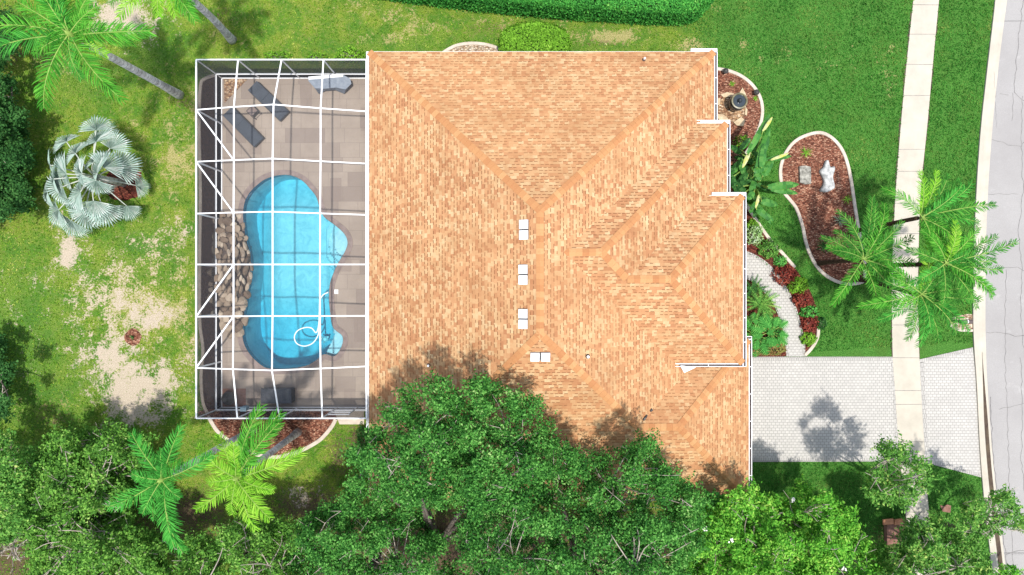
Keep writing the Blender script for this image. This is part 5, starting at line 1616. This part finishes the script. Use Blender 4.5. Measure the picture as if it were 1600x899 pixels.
strap_plant('spiky_plant', 'small yellow green spiky plant near the rounded top of the island bed', 'plant', 1258, 239, 12, 16, 'bush', 61, .3, .03, SP)
strap_plant('spiky_plant', 'dark spiky plant in the island bed under the leftmost palm', 'plant', 1285, 385, 15, 26, 'darkleaf', 62, .5, .035, SP)
strap_plant('spiky_plant', 'grey spiky plant by the right side of the island bed', 'plant', 1311, 345, 14, 24, 'grey_leaf', 63, .5, .04, SP)
strap_plant('spiky_plant', 'lime tuft at the right edging of the island bed', 'plant', 1322, 312, 10, 16, 'bush', 64, .3, .03, SP)
strap_plant('spiky_plant', 'small green sprout between the fountain and the top of its bed', 'plant', 1143, 132, 6, 12, 'bush', 65, .2, .03, SP)
strap_plant('spiky_plant', 'small green sprout at the right rim of the fountain bed', 'plant', 1179, 155, 6, 12, 'bush', 66, .2, .03, SP)
strap_plant('spiky_plant', 'tiny green plant in the middle of the red mulch ring on the lawn', 'plant', 208, 527, 5, 12, 'darkleaf', 67, .25, .03, SP)
shrub('bush', 'low yellowish bush at the lower end of the fountain bed', 'bush', 1160, 222, 13, 12, .5, 'bush', 68)
strap_plant('fern_palm', 'feathery cycad with arching fronds beside the curved walkway', 'plant', 1184, 474, 31, 20, 'mid', 69, .75, .05, None, .75, pin=.20, z0=.35)
strap_plant('fern_palm', 'second feathery cycad close to the front gutter above the other', 'plant', 1171, 452, 26, 14, 'darkleaf', 70, .6, .05, None, .75, pin=.17, z0=.3)

# paddle leaves
def paddle(m, base, tip_dir, L, W, seed, mi=0, sag=.35, split=True):
    rd = random.Random(seed)
    d = Vector(tip_dir).normalized()
    s = d.cross(Vector((0, 0, 1))).normalized()
    n = 9
    mids, half = [], []
    for i in range(n + 1):
        t = i / n
        mids.append(base + d * L * t + Vector((0, 0, -sag * L * t * t)))
        half.append(W * .5 * (math.sin(math.pi * min(1, .10 + .88 * t)) ** .6) * (1 if t < .98 else .1))
    for i in range(n):
        for sg in (-1, 1):
            fold = .45
            sh = rd.uniform(-.04, .03) * (rd.random() < .5) if split else 0
            a, b = mids[i], mids[i + 1]
            qa = a + s * sg * half[i] + Vector((0, 0, -fold * half[i] + sh)); qb = b + s * sg * half[i + 1] * (1 - .12 * rd.random()) + Vector((0, 0, -fold * half[i + 1] + sh))
            f = [a, b, qb, qa]
            m.face(f if sg < 0 else f[::-1], mi)
def paddle_plant(label, base, leaves, seed, h=2.6):
    rd = random.Random(seed)
    b = P(*base)
    t = thing('paddle_plant', label, 'plant', b, 0, 'paddle leaved plants by the front wall')
    bx_, by_ = base[0], base[1]
    leaves = list(leaves)
    for q in range(13):
        x0, y0 = bx_ + rd.uniform(-22, 14), by_ + rd.uniform(-26, 26); aa = rd.uniform(0, 6.28); LL = rd.uniform(16, 30)
        leaves.append((x0, y0, x0 + LL * math.cos(aa), y0 + LL * math.sin(aa), rd.uniform(.9, 2.1), rd.uniform(.3, .42), 'darkleaf' if q % 4 else 'banana'))  # extra dark leaves put the deep shade by the wall into leaf colour
    for i, (x0, y0, x1, y1, z, w, mat) in enumerate(leaves):
        p0, p1 = P(x0, y0, z), P(x1, y1, z - .15)
        d = p1 - p0
        m = MB()
        m.tube(smooth_loop([b + Vector((rd.uniform(-.12, .12), rd.uniform(-.12, .12), 0)), b.lerp(p0, .5) + Vector((0, 0, .35)), p0], 4, False), [.05, .047, .044, .041, .038, .035, .032, .028, .025], 6)
        st_ = m.build('stalk', MT['rib'], t, smooth=True)
        m = MB(); paddle(m, p0, Vector((d.x, d.y, .22 * d.length)), d.length * 1.06, w * .8, seed * 31 + i)
        m.build('blade', MT[mat], st_)
paddle_plant('tall paddle leaved plant with torn yellowing leaves beside the fountain bed', (1168, 258), [
    (1168, 240, 1204, 178, 3.0, .42, 'banana'), (1192, 205, 1206, 184, 3.2, .20, 'banana_yellow'), (1183, 262, 1204, 200, 2.8, .50, 'banana'), (1172, 235, 1160, 262, 2.6, .26, 'banana_yellow'), (1190, 262, 1194, 226, 3.0, .45, 'banana'),
    (1205, 250, 1232, 240, 2.7, .20, 'banana_yellow'), (1196, 250, 1236, 244, 2.4, .34, 'banana'), (1160, 250, 1142, 268, 1.8, .40, 'darkleaf'), (1158, 240, 1141, 228, 1.8, .40, 'darkleaf'), (1168, 270, 1150, 290, 2.0, .42, 'darkleaf'), (1178, 268, 1196, 262, 2.8, .45, 'banana')], 3)
paddle_plant('lower paddle leaved plant with broad glossy leaves beside the island bed edging', (1172, 292), [
    (1200, 292, 1248, 288, 2.2, .50, 'banana'), (1205, 296, 1246, 302, 1.9, .40, 'banana'), (1192, 275, 1208, 250, 2.6, .45, 'banana'), (1188, 282, 1180, 258, 2.5, .42, 'banana'), (1178, 300, 1168, 312, 2.2, .42, 'banana'), (1186, 305, 1180, 325, 2.3, .20, 'banana_yellow'),
    (1190, 315, 1214, 320, 2.0, .48, 'banana'), (1182, 328, 1208, 345, 1.7, .42, 'banana'), (1186, 322, 1204, 350, 1.5, .3, 'banana'), (1160, 290, 1145, 300, 1.7, .42, 'darkleaf'), (1162, 280, 1146, 272, 1.6, .42, 'darkleaf'), (1165, 300, 1150, 285, 1.9, .4, 'darkleaf')], 5)
# big lobed leaf plant in the inner bed
def lobed_plant(label, base, seed, n=16, reach=1.0, mat='vivid'):
    rd = random.Random(seed)
    b = P(*base); t = thing('lobed_plant', label, 'plant', b, 0, 'lobed leaf plants in the inner bed')
    for k in range(n):
        a = k * 2.4 + rd.uniform(-.2, .2); r = reach * rd.uniform(.35, .75); z = rd.uniform(.45, .95) - r * .25
        p0 = b + Vector((math.cos(a) * r, math.sin(a) * r, z))
        m = MB(); m.tube([b, b.lerp(p0, .6) + Vector((0, 0, .2)), p0], [.018, .016, .012], 5); s_ = m.build('stalk', MT['rib'], t)
        m = MB()
        d = Vector((math.cos(a), math.sin(a), -.25)).normalized(); s = Vector((-d.y, d.x, 0)).normalized()
        L = rd.uniform(.55, .75)
        for i in range(7):
            tt = .1 + i / 7.5
            for sg in (-1, 1):
                o = p0 + d * L * (tt - .2); wl_ = L * .5 * math.sin(math.pi * (.25 + .7 * tt))
                e = o + s * sg * wl_ + d * wl_ * .55 + Vector((0, 0, -.12 * wl_))
                m.face([o - d * .035, e, o + d * .055])
        m.face([p0 - d * L * .2 - s * .05, p0 + d * L * .4 - s * .05, p0 + d * L * .9, p0 + d * L * .4 + s * .05, p0 - d * L * .2 + s * .05])
        m.build('blade', MT[mat], s_)
lobed_plant('vivid green plant with big lobed leaves next to the walkway bend', (1198, 518), 4, 20, .9, 'vivid')
lobed_plant('vivid green lobed leaf plant against the front gutter', (1176, 522), 6, 18, 1.0, 'vivid')

# ------------------------------------------------------------------ grass blades on the lawn
def in_poly_np(x, y, poly):
    ins = np.zeros(len(x), dtype=bool)
    n = len(poly); j = n - 1
    for i in range(n):
        xi, yi = poly[i][0], poly[i][1]; xj, yj = poly[j][0], poly[j][1]
        c = ((yi > y) != (yj > y)) & (x < (xj - xi) * (y - yi) / (yj - yi + 1e-9) + xi)
        ins ^= c; j = i
    return ins
def grass(name, label, n, region, mat, seed, L, Wd):
    rng = np.random.RandomState(seed)
    px = rng.uniform(-130, 1560, n); py = rng.uniform(-160, 1060, n)
    keep = region(px, py, rng)
    for poly in (NE, ISL, ENT, INN, TOP, LOW, LEFT,
                 [(330, 118), (650, 118), (650, 645), (330, 645)], [(605, 130), (1085, 130), (1140, 540), (1140, 760), (605, 760)],
                 [(1140, 557), (1530, 535), (1536, 748), (1445, 723), (1140, 723)], wk_out + wk_in[::-1], ring_poly(193, 286, 31, 29, 22), ring_poly(208, 527, 13, 13.5),
                 [(1478, 496), (1520, 490), (1520, 517), (1490, 514)], [(520, 635), (570, 635), (570, 664), (528, 664)]):
        keep &= ~in_poly_np(px, py, poly)
    swl = [PX(p.x, p.y) for p in sw_l]; swr = [PX(p.x, p.y) for p in sw_r]; kk = [PX(p.x, p.y) for p in kl]
    keep &= ~in_poly_np(px, py, swl + swr[::-1])
    keep &= px < np.interp(py, [q[1] for q in kk], [q[0] for q in kk]) - 1
    px, py = px[keep], py[keep]
    C = np.stack([(px - 800) * H / F, (449.5 - py) * H / F, rng.uniform(.01, .05, len(px))], 1)
    N = np.tile([0, 0, .9], (len(px), 1))
    o = quads_obj(name, leaf_arrays(C, N, L, Wd, rng, .75), MT[mat], None)
    return tag(o, label, 'grass', kind='stuff')
MT['blade_deep'] = leaf_mat('deep_green_blades', [(0.0, (0.009, 0.042, 0.006)), (0.42, (0.024, 0.100, 0.014)), (0.68, (0.048, 0.145, 0.022)), (0.84, (0.085, 0.13, 0.026)), (1.0, (0.18, 0.24, 0.06))], .25, mixn=.55, nscale=.45, gain=1.95)
MT['blade_yellow'] = leaf_mat('yellow_green_blades', [(0.0, (0.016, 0.07, 0.006)), (0.45, (0.060, 0.145, 0.011)), (0.70, (0.125, 0.20, 0.020)), (0.88, (0.28, 0.28, 0.07)), (1.0, (0.46, 0.38, 0.17))], .25, mixn=.5, nscale=.55, gain=1.9)
def reg_deep(px, py, rng): return px + rng.normal(0, 22, len(px)) > 1085
def reg_yel(px, py, rng):
    k = px + rng.normal(0, 22, len(px)) < 1085
    bare = np.zeros(len(px))
    for cx, cy, rx, ry, w in [(200, 22, 52, 34, 1.2), (212, 600, 85, 65, .80), (165, 575, 60, 50, .65), (240, 500, 90, 60, .62), (108, 395, 17, 45, .8), (490, 780, 90, 40, .8), (300, 800, 90, 50, .8), (800, 860, 420, 90, 1.0), (150, 440, 60, 60, .6), (225, 470, 130, 110, .78), (265, 260, 60, 90, .6), (290, 520, 40, 120, .6), (570, 20, 60, 30, .6), (800, 48, 120, 18, .6), (960, 58, 80, 16, .5)]:
        bare = np.maximum(bare, w * np.exp(-.9 * (((px - cx) / rx) ** 2 + ((py - cy) / ry) ** 2)))
    pn = np.zeros(len(px))
    ii = np.where((bare > .1) & k)[0]
    for i in ii: pn[i] = patch_noise((px[i] - 800) * H / F, (449.5 - py[i]) * H / F)
    return k & (rng.uniform(0, 1, len(px)) * .5 + .25 > bare + .75 * pn)
grass('lawn_grass', 'short deep green blades of the front lawn', 520000, reg_deep, 'blade_deep', 71, .13, .04)
grass('lawn_grass', 'short yellow green blades of the thin back lawn', 290000, reg_yel, 'blade_yellow', 72, .12, .035)

# ================================================================== SMALLER THINGS
def rock_mesh(seed, flatn=.7):
    rd = random.Random(seed)
    import bmesh
    bm = bmesh.new()
    bmesh.ops.create_icosphere(bm, subdivisions=2, radius=.5)
    ax = [Vector((rd.uniform(-1, 1), rd.uniform(-1, 1), rd.uniform(-1, 1))).normalized() for _ in range(9)]
    cut = [rd.uniform(.28, .44) for _ in ax]
    for v in bm.verts:
        for a, c in zip(ax, cut):
            d = v.co.dot(a)
            if d > c: v.co -= a * (d - c)
        v.co.z *= flatn
    me = bpy.data.meshes.new('rock')
    bm.to_mesh(me); bm.free()
    me.materials.append(MT['rock'])
    return me
# rock waterfall
wf = thing('rock_waterfall', 'heap of tan and brown mortared rocks forming a waterfall at the pool edge', 'rock waterfall', P(362, 430))
WP = [(338, 340), (345, 336), (372, 338), (379, 352), (385, 374), (393, 402), (393, 425), (387, 455), (384, 485), (382, 515), (374, 527), (362, 523), (345, 512), (338, 490), (331, 460), (330, 420), (333, 390), (337, 365)]
def wf_h(px, py):
    return .25 + .95 * math.exp(-((px - 352) / 26) ** 2 - ((py - 420) / 62) ** 2) + .18 * math.exp(-((px - 350) / 20) ** 2 - ((py - 360) / 30) ** 2)
rms = [rock_mesh(s, f) for s, f in ((1, .7), (2, .55), (3, .8), (4, .6), (5, .75))]
rd = random.Random(17)
mb = MB()
nx_, ny_ = 12, 26
base_pts = {}
gp = [[None] * (ny_ + 1) for _ in range(nx_ + 1)]
for i in range(nx_ + 1):
    for j in range(ny_ + 1):
        px, py = 328 + 68 * i / nx_, 332 + 198 * j / ny_
        ins = in_poly(px, py, WP); d = edge_dist(px, py, WP)
        h = wf_h(px, py) * min(1, d / 9) - .08 if ins else -.6
        gp[i][j] = P(px, py, max(h, -.6))
for i in range(nx_):
    for j in range(ny_):
        q = [gp[i][j], gp[i][j + 1], gp[i + 1][j + 1], gp[i + 1][j]]
        if max(p.z for p in q) > -.3:
            b = [Vector((p.x, p.y, max(p.z, -.35))) for p in q]
            mb.face(b)
mb.build('mortar_base', MT['rock_dark'], wf)
cnt = 0; placed = []
while cnt < 98 and len(placed) < 4000:
    px, py = rd.uniform(328, 396), rd.uniform(334, 530)
    placed.append(0)
    if not in_poly(px, py, WP): continue
    mid = abs(py - 420) < 38
    big = rd.random() < .3
    s = rd.uniform(.60, .85) if big else rd.uniform(.36, .58)
    if any(p and math.hypot(p[0] - px, p[1] - py) < (p[2] + s) * 29 * .27 for p in placed): continue
    placed.append((px, py, s)); cnt += 1
    o = bpy.data.objects.new('rock', rd.choice(rms)); COL.objects.link(o); o.parent = wf
    z = wf_h(px, py) * min(1, edge_dist(px, py, WP) / 8 + .25)
    o.location = P(px, py, z) - ORG[wf.name]
    if mid and px > 342:
        o.scale = (s * .5, s * 1.2, s * .8)
        o.rotation_euler = (rd.uniform(-.3, .3), rd.uniform(-.3, .3), rd.uniform(-.35, .35))
    else:
        o.scale = (s * rd.uniform(.8, 1.2), s * rd.uniform(.8, 1.2), s * .8)
        o.rotation_euler = (rd.uniform(-.4, .4), rd.uniform(-.4, .4), rd.uniform(0, 6.28))

# sun loungers
def lounger():
    t = thing('sun_lounger', 'charcoal sun lounger nearest the cage corner, below the little table', 'sun lounger', (0, 0, 0), 0, 'sun loungers on the deck')
    L, Wd, h = 2.28, .68, .30
    hinge = -.28
    m = MB()
    m.box(((L / 2 + hinge) / 2, 0, h), (L / 2 - hinge, Wd, .05)); m.box(((L / 2 + hinge) / 2, 0, h + .035), (L / 2 - hinge - .04, Wd - .06, .04))
    m.build('seat', MT['charcoal'], t, world=False)
    m = MB(); a = R(14); Lb = L / 2 + hinge
    M = Matrix.Translation((hinge, 0, h)) @ Matrix.Rotation(a, 4, 'Y')
    m.box((0, 0, 0), (Lb, Wd, .05), M=M @ Matrix.Translation((-Lb / 2, 0, 0))); m.box((0, 0, 0), (Lb - .04, Wd - .06, .04), M=M @ Matrix.Translation((-Lb / 2, 0, .035)))
    m.build('backrest', MT['charcoal'], t, world=False)
    m = MB()
    for s in (-1, 1): m.bar((-L / 2, s * (Wd / 2 + .012), h - .05), (L / 2, s * (Wd / 2 + .012), h - .05), .035, .05)
    m.bar((L / 2, -Wd / 2, h - .05), (L / 2, Wd / 2, h - .05), .035, .05)
    m.build('frame', MT['dark_metal'], t, world=False)
    for x in (-L / 2 + .15, L / 2 - .15):
        for s in (-1, 1):
            m = MB(); m.bar((x, s * Wd / 2, 0), (x, s * Wd / 2, h - .06), .04, .04); m.build('leg', MT['dark_metal'], t, world=False)
    return t
lo = lounger()
lo.location = P(384.5, 201, ZD); lo.rotation_euler.z = R(-45.5)
l2 = copy_tree(lo)
l2.location = P(423.5, 161, ZD); l2.rotation_euler.z = R(-44)
l2['label'] = 'charcoal sun lounger above the little table, under the cage beam crossing'
# little side table
t = thing('side_table', 'low brown wire frame side table standing between the two loungers', 'side table', P(400, 178, ZD), R(-45))
m = MB()
for s in (-1, 1):
    m.bar((-.27, s * .22, .42), (.27, s * .22, .42), .03, .03); m.bar((s * .27, -.22, .42), (s * .27, .22, .42), .03, .03)
m.bar((.13, -.22, .42), (.13, .22, .42), .025, .025)
m.build('frame', MT['dark_metal'], t, world=False)
m = MB(); m.box((-.07, 0, .415), (.38, .42, .012)); m.build('top', MT['coping'], t, world=False)
for x in (-.25, .25):
    for y in (-.2, .2):
        m = MB(); m.bar((x, y, 0), (x, y, .42), .025, .025); m.build('leg', MT['dark_metal'], t, world=False)
# grill under a fabric cover
t = thing('covered_grill', 'large grey fabric covered grill against the top wall of the cage', 'grill', P(518, 140, ZD))
m = MB()
top = [P(481, 121.5, 1.12), P(536, 117, 1.12), P(547, 123, 1.02), P(549, 131, .95), P(540, 140, .95), P(525, 137, 1.0), P(505, 139, 1.0), P(492, 138, .95), P(482, 127, 1.08)]
cen = P(515, 128, 1.14)
botz = .22
bot = [P(486, 124.5, botz), P(534, 121, botz), P(544, 125, botz), P(546, 134, botz), P(538, 147, botz), P(524, 141, botz + .12), P(508, 142, botz + .12), P(498, 147, botz), P(488, 130, botz)]
n_ = len(top)
for i in range(n_):
    j = (i + 1) % n_
    m.face([cen, top[j], top[i]])
    mt_, mb_ = (top[i] + bot[i]) / 2 + Vector((0, 0, 0)), (top[j] + bot[j]) / 2
    m.face([top[i], top[j], mb_, mt_]); m.face([mt_, mb_, bot[j], bot[i]])
m.build('cover', MT['cover'], t, smooth=True, auto=35)
m = MB(); m.bar(P(482, 122.5, 1.15), P(536, 118, 1.15), .16, .02); m.build('cover_highlight', MT['white'], t)  # white bar paints the highlight along the cover's top ridge
for x, y in ((494, 127), (532, 125), (534, 139), (500, 140)):
    m = MB(); m.bar(P(x, y, ZD), P(x, y, .5), .05, .05); m.build('leg', MT['dark_metal'], t)
# deck storage box
t = thing('storage_box', 'dark grey resin storage box on the deck by the lower cage wall', 'storage box', P(436, 616, ZD))
c0 = P(436, 617, .3)
m = MB(); m.box((c0.x, c0.y, ZD + .30), (1.55, .70, .60)); m.build('body', MT['box_resin'], t)
m = MB(); m.box((c0.x, c0.y, ZD + .65), (1.64, .80, .10), taper=.96)
for k in range(-3, 4): m.box((c0.x + k * .215, c0.y, ZD + .703), (.15, .66, .012))
m.build('lid', MT['box_resin'], t)
m = MB(); m.box((c0.x, c0.y + .415, ZD + .62), (.24, .04, .05)); m.build('handle', MT['dark_metal'], t)
# dark pot with a pointed lid on its mat
t = thing('fire_pot', 'black pointed fire pot standing on a brown mat in the cage corner', 'fire pot', P(361, 622, ZD))
m = MB(); q = pxs([(346.5, 607), (385, 607), (385, 635), (346.5, 635)]); m.prism([(p.x, p.y) for p in q], ZD + .002, ZD + .014); tag(m.build('mat', MT['slab']), 'brown rectangular mat under the black fire pot', 'mat')
m = MB(); c0 = P(361, 621, ZD + .014)
m.lathe([(.12, 0), (.30, .12), (.36, .34), (.30, .52), (.18, .66), (.10, .82), (.12, .86), (.0, .86)], 20, c0); m.build('bowl', MT['dark_metal'], t, smooth=True, auto=40)
for k in range(3):
    m = MB(); a = k * 2.1; m.bar(c0 + Vector((.2 * math.cos(a), .2 * math.sin(a), .1)), c0 + Vector((.34 * math.cos(a), .34 * math.sin(a), 0)), .04, .04); m.build('leg', MT['dark_metal'], t)
# pale blue box hung on the lower cage wall
m = MB(); c0 = P(383, 640, 1.1); yb = G[7][0].y
m.box((c0.x, yb + .16, 1.12), (.26, .20, .46)); m.box((c0.x, yb + .16, 1.36), (.30, .24, .03)); m.box((c0.x, yb + .05, 1.1), (.10, .06, .3))
tag(m.build('wall_box', MT['pale_blue']), 'pale blue grey box hung on the lower cage wall', 'wall box')
# fountain
c0 = P(1146, 165.5, 0)
t = thing('fountain', 'black glazed urn fountain with an olive rim in the corner bed', 'fountain', c0)
m = MB(); m.lathe([(.22, 0), (.30, .05), (.40, .35), (.44, .70), (.40, .92), (.36, .96), (.30, .93), (.27, .80)], 28, c0); m.build('urn', MT['fountain'], t, smooth=True, auto=50)
m = MB(); m.lathe([(.36, .94), (.42, .97), (.42, 1.0), (.36, 1.01), (.33, .98), (.33, .94)], 28, c0); m.build('rim', MT['fountain_rim'], t, smooth=True, auto=50)
m = MB(); m.lathe([(.34, .955), (.18, .96), (0, .97)], 28, c0); m.build('water', MT['glass'], t, smooth=True)
m = MB(); m.lathe([(.10, .95), (.12, 1.05), (.05, 1.12), (0, 1.13)], 14, c0); m.build('spout', MT['fountain'], t, smooth=True)
flat(pxs(ring_poly(1143, 170, 22, 22, 20, 5)), .036, 'pebble_bed', MT['orange_pebbles'])
def slab(px_pts, h, name, label, cat, mat, z=0.03, group=None):
    m = MB()
    w = [P(x, y) for x, y in px_pts]
    m.prism([(p.x, p.y) for p in w], z, z + h)
    o = m.build(name, MT[mat])
    return tag(o, label, cat, group)
FS = 'flagstones round the fountain'
slab([(1152, 150), (1159, 138), (1164, 148), (1165, 157), (1158, 152)], .10, 'flagstone', 'pale wedge flagstone above and right of the fountain', 'stone', 'tan_stone', group=FS)
slab([(1119, 179), (1130, 180), (1140, 190), (1139, 195), (1126, 191), (1120, 185)], .08, 'flagstone', 'broad tan flagstone below and left of the fountain', 'stone', 'tan_stone', group=FS)
slab([(1145, 192), (1157, 184), (1163, 189), (1160, 198), (1150, 197)], .10, 'flagstone', 'tan flagstone below and right of the fountain', 'stone', 'tan_stone', group=FS)
slab([(1119, 155), (1125, 154), (1124, 164), (1119, 166)], .08, 'flagstone', 'small pale flagstone against the gutter left of the fountain', 'stone', 'tan_stone', group=FS)
slab([(1125, 149), (1135, 145), (1146, 147), (1143, 152), (1130, 153)], .07, 'flagstone', 'cream flagstone just above the fountain', 'stone', 'tan_stone', group=FS)
slab([(1164, 168), (1167, 172), (1166, 182), (1163, 180)], .07, 'flagstone', 'thin upright flagstone right of the fountain', 'stone', 'tan_stone', group=FS)
for x, y, lab in ((1131, 114, 'small black lantern at the top of the fountain bed'), (1179, 147, 'small black lantern at the right rim of the fountain bed')):
    b = P(x, y); t = thing('garden_light', lab, 'garden light', b, 0, 'black garden lights in the fountain bed')
    m = MB(); m.tube([b, b + Vector((0, 0, .3))], .025, 8); m.build('post', MT['dark_metal'], t)
    m = MB(); m.lathe([(.0, .44), (.06, .42), (.15, .34), (.15, .31), (.09, .30), (.08, .22), (0, .22)], 14, b); m.build('lamp_head', MT['dark_metal'], t)
# stones in the island bed
m = MB(); w = pxs([(1247, 261), (1256, 260), (1264.5, 262), (1265, 288), (1257, 289), (1248, 286)])
m.prism([(p.x, p.y) for p in w], .03, .20); tag(m.build('flat_stone', MT['slate']), 'grey squarish flat stone in the island bed', 'stone')
sil = [(1288, 253), (1292, 252), (1295, 262), (1301, 261), (1302, 266), (1299, 278), (1302, 291), (1300, 296), (1290, 301), (1281, 300), (1280, 297), (1284, 290), (1285, 283), (1282, 276), (1279, 268), (1284, 263)]
t = thing('garden_statue', 'white weathered stone figure lying in the red mulch of the island bed', 'statue', P(1291, 277))
w = smooth_loop(pxs(sil), 3)
m = MB()
levels = [(0, .0), (0, .16), (-.03, .21), (-.06, .23)]
rings = [[Vector((p.x, p.y, .03 + z)) for p in (offset_loop(w, o) if o else w)] for o, z in levels]
for ra, rb in zip(rings, rings[1:]):
    for i in range(len(ra)):
        j = (i + 1) % len(ra); m.face([ra[i], ra[j], rb[j], rb[i]][::-1])
b0 = len(m.v); top_ = rings[-1]
for tri in tessellate_polygon([[Vector((p.x, p.y, 0)) for p in top_]]):
    q = [top_[i] for i in tri]
    if (q[1] - q[0]).cross(q[2] - q[0]).z < 0: q = q[::-1]
    m.face(q)
m.build('body', MT['white_stone'], t, smooth=True, auto=60)
# mailbox
b = P(1487, 501); t = thing('mailbox', 'dark brown mailbox with a pale band beside the road kerb', 'mailbox', b)
m = MB(); m.bar(b, b + Vector((0, 0, 1.05)), .10, .10); m.build('post', MT['mailbox'], t)
def mbx(x0, x1, nm, mt):
    m = MB(); n = 8
    pr = [(-.11, 1.06), (-.11, 1.22)] + [(-.11 * math.cos(math.pi * k / n), 1.22 + .09 * math.sin(math.pi * k / n)) for k in range(1, n)] + [(.11, 1.22), (.11, 1.06)]
    A = [(b.x + x0, b.y + y, z) for y, z in pr]; B = [(b.x + x1, b.y + y, z) for y, z in pr]
    for i in range(len(pr)):
        j = (i + 1) % len(pr); m.face([A[i], A[j], B[j], B[i]])
    m.face(A[::-1]); m.face(B); m.build(nm, MT[mt], t)
mbx(-.34, .0, 'box', 'mailbox'); mbx(.0, .05, 'band', 'white_trim'); mbx(.05, .27, 'door', 'mailbox')
m = MB(); m.bar((b.x + .1, b.y - .13, 1.15), (b.x + .1, b.y - .13, 1.36), .02, .03); m.box((b.x + .05, b.y - .13, 1.34), (.1, .02, .07)); m.build('flag', MT['terracotta'], t)
# terracotta ledge and slab under the trees
t = thing('brick_planter', 'low planter with terracotta coping bricks half under the trees', 'planter', P(1393, 830))
m = MB(); q = pxs([(1381, 815), (1408, 813), (1408, 845), (1381, 848)]); m.prism([(p.x, p.y) for p in q], 0, .32); m.build('body', MT['slab'], t)
for x0, x1 in ((1380, 1396), (1398, 1410)):
    m = MB(); q = pxs([(x0, 812.5), (x1, 811), (x1, 819), (x0, 820.5)], .4); m.prism([(p.x, p.y) for p in q], .322, .42); m.build('coping_brick', MT['terracotta'], t)
slab([(1468, 789), (1474, 791), (1479, 788), (1485, 790), (1484, 801), (1472, 799)], .06, 'red_slab', 'dull red square slab on the verge under the tree branches', 'slab', 'slab', 0.0)
# twigs blown onto the roof
m = MB(); a, b_ = on_roof(1005, 657, .03), on_roof(1011, 649, .03); m.tube([a, a.lerp(b_, .5) + Vector((0, 0, .03)), b_], [.05, .06, .04], 6)
c1, d1 = on_roof(1016, 643, .03), on_roof(1019, 640, .03); m.tube([c1, d1], [.05, .07], 6)
tag(m.build('fallen_twig', MT['dark_metal']), 'dark twig lying on the garage roof slope near its valley', 'twig')
